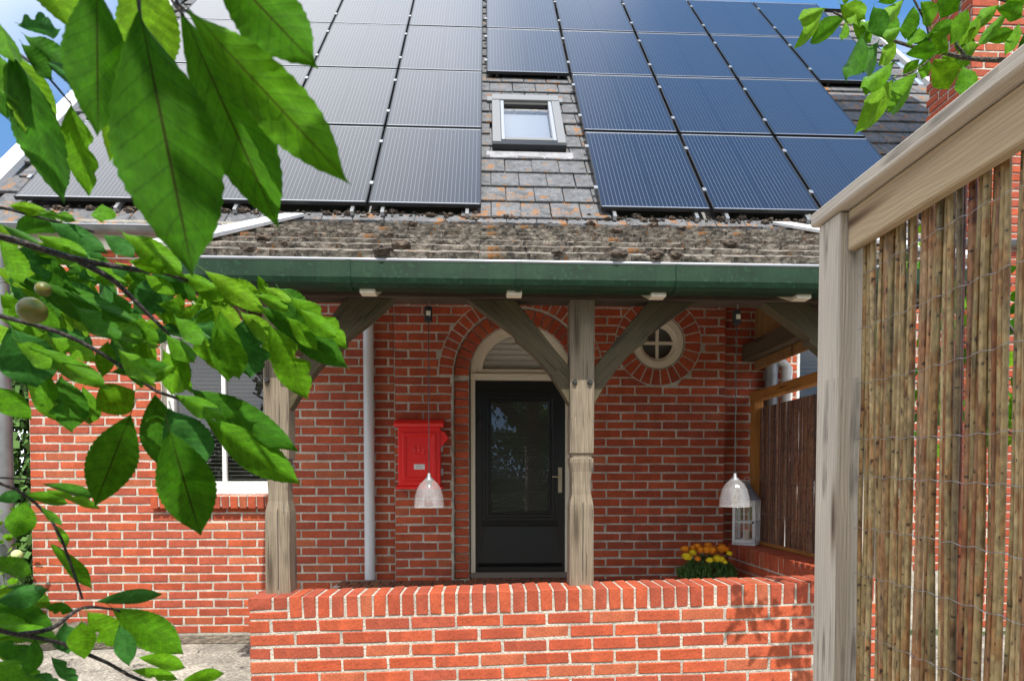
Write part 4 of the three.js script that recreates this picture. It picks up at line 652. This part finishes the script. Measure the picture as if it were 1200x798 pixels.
// ------------------------------------------------------------------ trees and plants
// leaf blade: 1 long (y), 1 wide, toothed edge, folded and drooping
function leafGeo(fold, droop, wave, bite = 0, point = 1, teeth = 17) {
  const nT = teeth * 2, nU = 6, pos = [], uv = [], idx = [];
  for (let i = 0; i <= nT; i++) {
    const t = i / nT; let hw = 0.5 * Math.pow(Math.sin(Math.PI * Math.pow(Math.min(1, t * 0.992 + 0.004), 1.02)), 0.94); if (t > 0.86) hw *= 1 - 0.42 * point * ((t - 0.86) / 0.14) ** 1.2;
    for (let j = 0; j <= nU; j++) {
      const u = j / nU * 2 - 1; let w = hw * (1 + (Math.abs(u) > 0.99 && i > 1 && i < nT ? (i % 2 ? 0.032 : -0.022) : 0)); if (bite && u * bite > 0) w *= 1 - 0.55 * Math.exp(-(((t - 0.45) / 0.07) ** 2)) - 0.25 * Math.exp(-(((t - 0.7) / 0.05) ** 2));
      const x = u * w, au = Math.abs(u); const rib = 0.011 * Math.cos((t * 10.5 - au * 1.35) * 6.283) * Math.min(1, au * 2) * Math.sin(Math.PI * t);
      const z = -fold * Math.abs(x) * (1 - 0.3 * Math.abs(x)) - droop * t * t + wave * Math.sin(t * 9 + u * 1.3) * au * 0.12 + rib;
      pos.push(x, t, z); uv.push(0.5 + u * 0.5, t);
    }
  }
  for (let i = 0; i < nT; i++) for (let j = 0; j < nU; j++) { const a = i * (nU + 1) + j, b = a + nU + 1; idx.push(a, a + 1, b, b, a + 1, b + 1); }
  const G = new THREE.BufferGeometry(); G.setAttribute('position', new THREE.Float32BufferAttribute(pos, 3)); G.setAttribute('uv', new THREE.Float32BufferAttribute(uv, 2)); G.setIndex(idx); G.computeVertexNormals();
  // stalk and midrib under the blade
  const st = tube([V(0, -0.16, -0.03), V(0, -0.06, -0.012), V(0, 0, -0.008), V(0, 0.3, -0.009 - droop * 0.09), V(0, 0.62, -0.007 - droop * 0.384), V(0, 0.95, -0.003 - droop * 0.9)], 0.011, 0.004, 10, 5); const su = st.attributes.uv; for (let i = 0; i < su.count; i++) su.setXY(i, 0.5, 0.5);
  return merge([G, st]);
}
const LG = [leafGeo(0.25, 0.10, 0.35), leafGeo(0.42, 0.20, 0.5), leafGeo(0.15, 0.05, 0.4), leafGeo(0.55, 0.14, 0.3), leafGeo(0.3, 0.26, 0.6), leafGeo(0.2, 0.12, 0.4, 1), leafGeo(0.25, 0.1, 0.5, -1)];
const LS = [leafGeo(0.35, 0.15, 0.6, 0, 0.5, 8), leafGeo(0.2, 0.25, 0.4, 0, 0.6, 8), leafGeo(0.5, 0.1, 0.3, 0, 0.4, 8)];
// a leaf from stalk end to tip, blade turned towards the viewer's side and then rolled about its length
function leafAt(parent, a, b, width, roll, geo, mat, scaleFix = true) {
  const m = mesh('leaf', geo, mat, parent), y = V().subVectors(b, a), L = y.length(); y.normalize();
  const toward = V().subVectors(camera.position, a).normalize(); const x = V().crossVectors(y, toward).normalize(); const z = V().crossVectors(x, y);
  m.matrix.makeBasis(x, y, z); m.quaternion.setFromRotationMatrix(m.matrix); m.rotateY(roll); m.position.copy(a); m.scale.set(width, L, (width + L) * 0.5); return m;
}
function leafPx(parent, [x0, y0, x1, y1, w], D, mats, geos, dz = 0.03, rollMax = 0.45) {
  const d0 = D + rr(-0.02, 0.02), a = P(x0, y0, d0), b = P(x1, y1, d0 - rr(-dz * 0.4, dz)); const s = d0 / FOC, roll = rr(-rollMax, rollMax);
  return leafAt(parent, a, b, w * s / Math.cos(roll) * 1.0, roll, pick(geos), pick(mats));
}
{
  const t = thing('fruit_tree', 'leafy fruit tree with long toothed leaves and green fruit, branches across the view', 'tree', [0, 0, 0]);
  const TX = -1.25, TZ = -0.15;
  mesh('trunk', tube([V(TX, -0.05, TZ), V(TX + 0.03, 0.8, TZ + 0.02), V(TX - 0.02, 1.7, TZ - 0.02), V(TX + 0.05, 2.8, TZ)], 0.085, 0.05, 16, 12, 0.04), M.bark, t);
  const br = (pts, r0, r1, from) => { const l = pts.map(([x, y, D]) => P(x, y, D)); if (from) l.unshift(V(...from)); mesh('branch', tube(l, r0 * 0.7, r1 * 0.8, 6 * l.length, 7, 0.06), M.bark, t); };
  br([[-160, 245, 0.62], [0, 277, 0.66], [86, 303, 0.70], [160, 316, 0.74], [205, 322, 0.76], [247, 343, 0.78], [280, 358, 0.79], [305, 366, 0.8]], 0.014, 0.0028, [TX, 1.5, TZ]);
  br([[92, 306, 0.705], [130, 327, 0.72], [155, 350, 0.74], [175, 370, 0.75], [193, 388, 0.76], [205, 405, 0.77]], 0.0055, 0.002);
  br([[-120, 330, 0.58], [-20, 365, 0.62], [41, 381, 0.64], [85, 396, 0.66], [135, 425, 0.68], [165, 447, 0.70], [190, 462, 0.71], [232, 472, 0.72]], 0.010, 0.002, [TX, 1.45, TZ]);
  br([[-100, 225, 0.7], [0, 243, 0.74], [30, 251, 0.76], [62, 259, 0.78], [110, 272, 0.8]], 0.007, 0.0015, [TX, 1.62, TZ]);
  br([[-100, 555, 0.62], [0, 566, 0.66], [28, 580, 0.68], [50, 598, 0.69], [66, 620, 0.69], [80, 655, 0.7], [96, 702, 0.7]], 0.006, 0.0016, [TX, 1.2, TZ]);
  br([[-60, 560, 0.64], [0, 560, 0.68], [34, 562, 0.7]], 0.004, 0.0012, [TX, 1.3, TZ]);
  br([[-100, 715, 0.56], [0, 740, 0.62], [66, 752, 0.66], [86, 760, 0.67], [128, 778, 0.69], [164, 798, 0.7], [230, 815, 0.72]], 0.008, 0.0022, [TX, 1.1, TZ]);
  br([[20, 744, 0.63], [60, 736, 0.66], [95, 713, 0.68], [130, 714, 0.69], [140, 716, 0.69]], 0.004, 0.0016);
  br([[-40, -90, 0.5], [40, -60, 0.46], [110, -40, 0.44], [165, -30, 0.43], [215, -20, 0.42], [260, -40, 0.42]], 0.009, 0.003, [TX, 2.35, TZ]);
  br([[-60, 20, 0.6], [0, 40, 0.6], [14, 58, 0.6]], 0.005, 0.0016, [TX, 2.0, TZ]); br([[14, 58, 0.6], [50, 85, 0.6], [83, 122, 0.6]], 0.0022, 0.001);
  br([[165, -30, 0.43], [162, 0, 0.425], [164, 25, 0.42]], 0.0022, 0.0014); br([[215, -20, 0.42], [200, -5, 0.42], [214, 18, 0.415]], 0.002, 0.0012); br([[215, -20, 0.42], [206, 0, 0.42], [224, 18, 0.42]], 0.002, 0.0012);
  const deep = [M.leafDeep], mid = M.leaves, G = LG;
  // large leaves hanging close by
  for (const q of [[112, -22, 116, 152, 64], [164, 18, 226, 318, 112]]) leafPx(t, q, 0.42, [M.leafDeep], [LG[0], LG[2]], 0.02, 0.15);
  for (const q of [[214, 16, 323, 260, 74], [224, 14, 406, 212, 66], [244, -56, 369, 74, 74]]) leafPx(t, q, 0.43, [M.leafRib, M.leafRib2], [LG[0], LG[2]], 0.02, 0.12);
  for (const q of [[165, -45, 178, 88, 64], [38, -75, 84, 32, 52], [150, 60, 128, 190, 34]]) leafPx(t, q, 0.47, [M.leafRib, M.leaves[2]], [LG[0], LG[2]], 0.02, 0.15);
  for (const q of [[12, 58, 74, 220, 46], [14, 58, 62, 142, 34], [83, 122, 106, 226, 36], [22, 28, 64, 36, 22], [30, 42, 82, 80, 26], [-6, 20, 16, 62, 24], [26, 52, 60, 92, 22], [-8, 60, 30, 120, 28], [-14, 80, 8, 138, 22], [8, 78, 30, 150, 20], [50, 70, 86, 100, 18], [0, 66, 18, 104, 20]]) leafPx(t, q, 0.60, mid, G, 0.03, 0.5);
  // the two sprays in the middle
  const mids = [[9, 240, 54, 246, 14], [48, 249, 86, 258, 11], [120, 260, 119, 237, 24], [2, 263, 40, 281, 13], [43, 275, 99, 299, 24], [58, 260, 119, 288, 24], [122, 275, 157, 300, 20], [145, 273, 205, 313, 30], [206, 316, 156, 311, 18], [206, 321, 152, 367, 38], [20, 322, 165, 381, 36], [2, 282, 26, 332, 24], [240, 317, 310, 366, 24], [208, 321, 251, 335, 17], [245, 337, 280, 358, 17], [320, 356, 302, 323, 12], [326, 338, 354, 374, 28], [342, 348, 406, 407, 34], [305, 360, 406, 433, 36], [316, 382, 359, 469, 42], [290, 372, 294, 442, 50], [258, 365, 266, 446, 36], [265, 357, 221, 377, 14], [236, 357, 199, 378, 14], [186, 356, 214, 366, 14], [300, 345, 334, 362, 16], [310, 336, 340, 352, 12], [283, 366, 318, 398, 22], [60, 290, 100, 310, 20], [100, 300, 130, 330, 22], [150, 318, 190, 350, 22], [10, 300, 45, 350, 26], [215, 345, 190, 380, 20], [230, 390, 246, 425, 20], [100, 315, 150, 335, 16], [330, 352, 372, 380, 24], [352, 362, 392, 392, 22], [272, 372, 250, 410, 20], [284, 380, 276, 425, 24], [300, 376, 330, 430, 26], [225, 332, 262, 352, 18], [196, 330, 230, 352, 18], [170, 322, 205, 345, 18], [246, 350, 282, 384, 22], [206, 372, 236, 404, 22], [336, 372, 372, 410, 20]];
  mids.forEach((q, i) => leafPx(t, q, 0.74 + rr(-0.03, 0.05), [5, 6, 9, 20].includes(i) ? [M.leaves[4]] : [M.leaves[0], M.leaves[0], M.leaves[1], M.leaves[2], M.leaves[3]], G, 0.04, 0.45));
  const low = [[182, 463, 188, 548, 40], [200, 480, 223, 549, 54], [222, 455, 347, 525, 40], [240, 490, 350, 566, 44], [214, 405, 205, 459, 34], [255, 385, 276, 446, 34], [205, 462, 256, 484, 22], [160, 447, 198, 430, 14], [12, 385, 46, 452, 58], [-12, 452, 36, 489, 28], [72, 442, 83, 502, 38], [60, 443, 48, 476, 20], [97, 453, 103, 494, 20], [130, 436, 199, 432, 22], [158, 458, 113, 482, 38], [35, 405, 116, 448, 24], [126, 400, 120, 442, 20], [140, 410, 175, 440, 24], [60, 395, 110, 420, 24], [20, 400, 60, 432, 22], [170, 400, 150, 440, 22], [195, 392, 226, 420, 22], [90, 360, 140, 395, 26], [30, 350, 70, 385, 24], [0, 345, 30, 375, 20], [110, 380, 160, 400, 20], [150, 375, 185, 400, 18]];
  low.forEach((q, i) => leafPx(t, q, 0.70 + rr(-0.03, 0.03), [1, 8].includes(i) ? [M.leaves[4]] : [M.leaves[0], M.leaves[1], M.leaves[1], M.leaves[3]], G, 0.04, 0.4));
  leafPx(t, [198, 505, 234, 628, 62], 0.62, deep, [LG[0]], 0.01, 0.1); leafPx(t, [152, 486, 110, 594, 50], 0.62, deep, [LG[2]], 0.01, 0.1);
  const bottom = [[-6, 586, 25, 578, 14], [24, 580, 77, 591, 15], [50, 567, 106, 584, 13], [55, 574, 116, 597, 11], [30, 588, 17, 629, 28], [48, 594, 71, 613, 9], [63, 615, 78, 641, 10], [60, 638, 104, 692, 17], [113, 705, 190, 697, 17], [132, 713, 214, 767, 40], [103, 718, 139, 758, 30], [95, 728, 100, 772, 28], [140, 733, 150, 777, 22], [76, 731, 80, 764, 28], [86, 716, 52, 711, 14], [163, 770, 215, 783, 18], [155, 785, 206, 796, 14], [215, 797, 263, 789, 15], [-12, 706, 63, 735, 26], [-8, 734, 62, 749, 20], [-12, 754, 42, 769, 22], [41, 750, 32, 792, 20], [-12, 774, 52, 802, 30], [0, 790, 70, 806, 24], [60, 770, 90, 800, 16]];
  for (const q of bottom) leafPx(t, q, 0.69 + rr(-0.03, 0.03), [M.leaves[1], M.leaves[3], M.leaves[4], M.leaves[0]], G, 0.03, 0.4);
  // further leaves behind, filling the two sprays
  for (let i = 0; i < 84; i++) { const x = rr(-15, 250), y = 262 + rr(0, 95) + x * 0.28, a = rr(-0.4, 1.6), L = rr(34, 64); if (y > 470) continue; leafPx(t, [x, y, x + Math.cos(a) * L, y + Math.sin(a) * L, L * rr(0.34, 0.46)], rr(0.84, 1.0), mid, G, 0.04, 0.7); }
  for (let i = 0; i < 14; i++) { const x = rr(-20, 70), y = rr(330, 440), a = rr(-0.3, 1.4), L = rr(40, 70); leafPx(t, [x, y, x + Math.cos(a) * L, y + Math.sin(a) * L, L * 0.42], rr(0.76, 0.9), mid, G, 0.04, 0.6); }
  for (let i = 0; i < 10; i++) { const x = rr(-25, 20), y = rr(640, 790), a = rr(-0.4, 0.8), L = rr(36, 60); leafPx(t, [x, y, x + Math.cos(a) * L, y + Math.sin(a) * L, L * 0.42], rr(0.7, 0.8), mid, G, 0.04, 0.5); }
  // unseen crown leaves and branch added overhead to shade the large leaves below
  br([[-60, -260, 0.6], [80, -300, 0.5], [240, -330, 0.4]], 0.012, 0.004, [TX, 2.7, TZ]);
  for (let i = 0; i < 46; i++) { const a = V(rr(-0.5, 0.0), rr(2.28, 2.6), rr(-0.16, 0.12)); const b = a.clone().add(V(rr(-0.09, 0.09), rr(-0.1, -0.02), rr(-0.08, 0.08))); leafAt(t, a, b, rr(0.05, 0.065), rr(-1, 1), pick(LG), pick(mid)); }
  for (const [px, py, r] of [[37, 364, 14.5], [50, 339, 8]]) { const g = new THREE.SphereGeometry(1, 20, 14), D = 0.6; mesh('fruit', g, M.fruit, t, P(px, py, D).toArray()).scale.set(r * D / FOC * 1.03, r * D / FOC, r * D / FOC); }
}
{ // apple tree behind the cane fence
  const t = thing('apple_tree', 'apple tree with oval green leaves reaching over the cane fence', 'tree', [0, 0, 0]);
  const bx0 = V(2.9, -0.02, -2.15);
  mesh('trunk', tube([bx0, V(2.86, 0.7, -2.15), V(2.8, 1.5, -2.12), V(2.6, 2.2, -2.0)], 0.07, 0.035, 14, 10, 0.05), M.barkGrey, t);
  const br = (l, r0, r1) => mesh('branch', tube(l, r0, r1, l.length * 5, 6, 0.06), M.barkGrey, t);
  const pl = (a, D) => a.map(([x, y]) => P(x, y, D));
  br([V(2.7, 2.0, -2.05), ...pl([[1290, 78], [1189, 71], [1133, 68], [1097, 59], [1063, 53], [1038, 43], [1007, 29], [977, 14]], 1.6)], 0.018, 0.0025);
  br(pl([[1097, 60], [1092, 50], [1086, 27], [1072, 0], [1060, -30]], 1.6), 0.004, 0.002); br(pl([[1097, 62], [1085, 74], [1070, 84], [1040, 94]], 1.58), 0.003, 0.001);
  br([V(2.65, 2.15, -2.03), ...pl([[1300, -10], [1230, 0], [1195, 4], [1160, -4]], 1.65)], 0.01, 0.003); br(pl([[1133, 68], [1120, 45], [1125, 15], [1130, -20]], 1.6), 0.004, 0.002);
  const L = [[967, 10, 940, 21, 17], [965, 14, 943, 50, 14], [992, 20, 953, 51, 20], [992, 26, 988, 44, 10], [986, 5, 1013, 18, 22], [1013, 41, 993, 86, 22], [1030, 50, 1018, 80, 24], [1048, 75, 1014, 97, 20], [1022, 93, 1016, 112, 12], [1048, 94, 1018, 145, 25], [1076, 86, 1048, 129, 25], [1025, 8, 1032, 38, 22], [1046, 12, 1040, 45, 18], [1072, 8, 1060, 42, 18], [1086, 42, 1119, 28, 20], [1063, 62, 1098, 62, 18], [1092, 48, 1062, 39, 14], [1096, 70, 1110, 106, 28], [1130, 78, 1136, 107, 22], [1124, 66, 1152, 54, 22], [1115, 52, 1141, 8, 20], [1140, 32, 1178, 4, 18], [1158, 48, 1188, 36, 16], [1184, 10, 1150, 50, 13], [1196, 28, 1184, 56, 14], [1078, 70, 1058, 86, 14], [1102, 22, 1118, -14, 26], [1092, 30, 1078, 2, 18], [1010, 30, 1030, 20, 14], [1000, 26, 1020, 50, 16], [1036, 44, 1060, 30, 16], [1052, 48, 1040, 70, 16], [1068, 54, 1078, 30, 16], [1110, 62, 1100, 40, 18], [1120, 66, 1140, 76, 16], [1140, 66, 1120, 36, 18], [1150, 20, 1128, 48, 18], [1060, 0, 1044, 16, 18], [985, 0, 1000, -14, 16], [1010, 2, 1000, 24, 16], [1170, 8, 1196, 20, 18], [1180, 0, 1206, 10, 16], [1200, 40, 1215, 70, 18], [1088, 66, 1084, 90, 14], [1030, 2, 1055, -10, 18], [1105, 66, 1125, 80, 14]];
  for (const q of L) leafPx(t, q, 1.6 + rr(-0.1, 0.1), [M.leaves[0], M.leaves[1], M.leaves[2], M.leaves[3]], LS, 0.08, 0.6);
  // lower boughs behind the fence; their shadow falls on the low wall
  const tw = [[V(2.75, 1.6, -2.13), V(2.4, 1.95, -2.5), V(2.1, 2.2, -2.75), V(1.72, 2.3, -2.9)], [V(2.78, 1.5, -2.13), V(2.45, 1.7, -2.6), V(2.2, 1.85, -2.85), V(1.85, 1.9, -3.0)], [V(2.4, 1.95, -2.5), V(2.25, 2.4, -2.75), V(2.05, 2.65, -2.9)], [V(2.45, 1.7, -2.6), V(2.4, 1.95, -2.9), V(2.15, 2.05, -3.1)]];
  for (const l of tw) { br(l, 0.008, 0.003); const c = new THREE.CatmullRomCurve3(l); for (let i = 0; i < 60; i++) { const a = c.getPointAt(rr(0.2, 1)).add(V(rr(-0.09, 0.09), rr(-0.1, 0.1), rr(-0.09, 0.09))), b = a.clone().add(V(rr(-0.09, 0.03), rr(-0.09, 0.04), rr(-0.06, 0.06))); if (b.x / -b.z < 0.565 || a.x / -a.z < 0.565) continue; leafAt(t, a, b, rr(0.05, 0.065), rr(-1, 1), pick(LS), pick(M.leaves.slice(0, 4))); } }
}
{ // bush at the house corner
  const h = thing('hydrangea', 'fresh green bush with pale flower bud at the house corner', 'bush', [-4.48, 0.0, -5.82]);
  const inv = (p) => p.sub(V(-4.48, 0, -5.82));
  for (let i = 0; i < 7; i++) mesh('stem', tube([V(rr(-0.06, 0.06), -0.01, rr(-0.04, 0.04)), V(rr(-0.1, 0.1), 0.4, rr(-0.05, 0.1)), V(rr(-0.25, 0.15), rr(0.7, 1.1), rr(-0.03, 0.12))], 0.006, 0.003, 8, 5), M.leafFine, h);
  for (let i = 0; i < 90; i++) { const a = inv(P(rr(-60, 22), rr(598, 735), rr(5.66, 5.95))), an = rr(0, 6.28), b = a.clone().add(V(Math.cos(an) * 0.1, rr(-0.07, 0.05), Math.abs(Math.sin(an)) * 0.06)); leafAt(h, a.clone(), b, rr(0.06, 0.085), 0, pick(LS), pick([M.leaves[2], M.leaves[0]])); const m = h.children[h.children.length - 1]; m.rotateY(rr(-0.7, 0.7)); }
  mesh('flower_bud', new THREE.IcosahedronGeometry(0.045, 2), std({ color: lin(0.5, 0.6, 0.25) }), h, inv(P(19, 650, 5.72)).toArray());
}
// rubble stones at the foot of the wall
for (const [px, py, w, hh, lab] of [[25, 735, 0.3, 0.22, 'grey rubble stone by the bush at the corner'], [60, 737, 0.36, 0.26, 'broad pale rubble stone at the wall foot, largest of the row'], [90, 738, 0.26, 0.22, 'small pale rubble stone between two broader ones'], [128, 738, 0.32, 0.24, 'rounded brown rubble stone in the row at the wall foot'], [182, 736, 0.36, 0.28, 'upright buff rubble stone at the end of the row']]) {
  const q = P(px, py, 5.78), g = new THREE.IcosahedronGeometry(1, 3), p = g.attributes.position, o = rnd() * 20; for (let i = 0; i < p.count; i++) { const v = V().fromBufferAttribute(p, i), f = 0.78 + 0.4 * vnoise(v.x * 1.7 + o, v.y * 1.7 + v.z * 1.3 + o, 256, 1); p.setXYZ(i, Math.sign(v.x) * Math.abs(v.x) ** 0.75 * f, Math.max(-0.7, Math.sign(v.y) * Math.abs(v.y) ** 0.75 * f), v.z * f); } g.scale(w / 2, hh / 2 * 1.2, 0.12); g.computeVertexNormals();
  tag(mesh('rubble_stone', uvBox(mergeVertices(g)), M.stone, scene, [q.x, hh * 0.42, -5.74]), lab, 'stone', 'rubble stones at the wall foot');
}
// trees beyond the house and behind the viewer (the door glass mirrors those)
function bigTree(name, label, x, z, h, r, n, group) {
  const t = thing(name, label, 'tree', [x, 0, z], group);
  mesh('trunk', tube([V(0, -0.05, 0), V(0.1, h * 0.3, 0.05), V(-0.05, h * 0.6, 0), V(0, h * 0.85, 0)], r * 0.09, r * 0.03, 10, 10, 0.05), M.barkGrey, t);
  for (let i = 0; i < 6; i++) { const a = i * 1.05 + rnd(); mesh('limb', tube([V(0, h * (0.3 + i * 0.05), 0), V(Math.cos(a) * r * 0.4, h * (0.45 + i * 0.05), Math.sin(a) * r * 0.4), V(Math.cos(a) * r * 0.8, h * (0.55 + i * 0.05), Math.sin(a) * r * 0.8)], r * 0.04, r * 0.012, 6, 6), M.barkGrey, t); }
  const blobs = []; for (let i = 0; i < 26; i++) { const a = rnd() * 6.283, e = rr(-0.6, 1), q = Math.sqrt(rnd()); blobs.push([Math.cos(a) * r * 0.75 * q, h * 0.64 + e * h * 0.3, Math.sin(a) * r * 0.75 * q, r * rr(0.22, 0.4)]); }
  const g = new THREE.PlaneGeometry(1, 1.6, 2, 1); { const p = g.attributes.position; for (let i = 0; i < p.count; i++) p.setZ(i, -Math.abs(p.getX(i)) * 0.4); g.computeVertexNormals(); }
  const im = new THREE.InstancedMesh(g, M.leafFar, n), d = new THREE.Object3D(), c = new THREE.Color();
  for (let i = 0; i < n; i++) { const b = pick(blobs), v = V(rr(-1, 1), rr(-1, 1), rr(-1, 1)).normalize().multiplyScalar(b[3] * Math.pow(rnd(), 0.35)); d.position.set(b[0] + v.x, b[1] + v.y * 0.8, b[2] + v.z); d.rotation.set(rr(-1.2, 0.4), rnd() * 6.3, rr(-0.5, 0.5)); d.scale.setScalar(rr(0.05, 0.1) * Math.max(1, r * 0.5)); d.updateMatrix(); im.setMatrixAt(i, d.matrix); const k = rr(0.7, 1.5); im.setColorAt(i, c.setRGB(k, k * rr(0.95, 1.1), k * 0.8)); }
  im.name = 'crown'; im.castShadow = im.receiveShadow = true; im.userData.kind = 'stuff'; t.add(im);
}
bigTree('broadleaf_tree', 'round crowned green tree beyond the roof edge', -14.2, -18, 10.6, 3.0, 9000);
function hedge(label, x0, x1, z, h, d, n) {
  const t = thing('hedge', label, 'hedge', [(x0 + x1) / 2, 0, z]); const w = x1 - x0;
  for (let i = 0; i < w * 1.5; i++) mesh('stem', tube([V(-w / 2 + i / 1.5 + 0.2, -0.02, 0), V(-w / 2 + i / 1.5 + 0.25, h * 0.5, 0.05), V(-w / 2 + i / 1.5 + 0.2, h * 0.9, 0)], 0.03, 0.01, 5, 6), M.barkGrey, t);
  const g = new THREE.PlaneGeometry(1, 1.6, 2, 1), im = new THREE.InstancedMesh(g, M.leafFar, n), o = new THREE.Object3D(), c = new THREE.Color();
  for (let i = 0; i < n; i++) { const u = rr(-0.5, 0.5), v = rnd(), q = rr(-0.5, 0.5), bump = 1 + 0.14 * vnoise(u * w * 1.7 + 9, v * h * 2, 256, 2); o.position.set(u * w, v * h * bump, Math.sign(q) * Math.sqrt(Math.abs(q) * 0.5) * d * bump); o.rotation.set(rr(-1.2, 0.4), rnd() * 6.3, rr(-0.5, 0.5)); o.scale.setScalar(rr(0.04, 0.075)); o.updateMatrix(); im.setMatrixAt(i, o.matrix); const k = rr(0.7, 1.4); im.setColorAt(i, c.setRGB(k, k, k * 0.8)); }
  im.name = 'foliage'; im.castShadow = im.receiveShadow = true; im.userData.kind = 'stuff'; t.add(im);
}
hedge('clipped green hedge opposite the front door', -9, 8, 4.6, 2.6, 1.0, 42000);
hedge('dark green hedge beside the house corner', -9.5, -4.75, -8.2, 3.4, 1.0, 22000);
bigTree('broadleaf_tree', 'dense garden tree with a leaning crown, nearest to the front door', -1.6, 6.5, 5.4, 2.0, 5000, 'garden trees opposite the door');
bigTree('broadleaf_tree', 'dense garden tree behind the hedge on the chimney side', 2.2, 7.6, 5.8, 2.2, 5000, 'garden trees opposite the door');
bigTree('broadleaf_tree', 'dense garden tree behind the hedge, broadest of the three', -5.5, 7.8, 6.0, 2.4, 5000, 'garden trees opposite the door');

renderer.render(scene, camera);
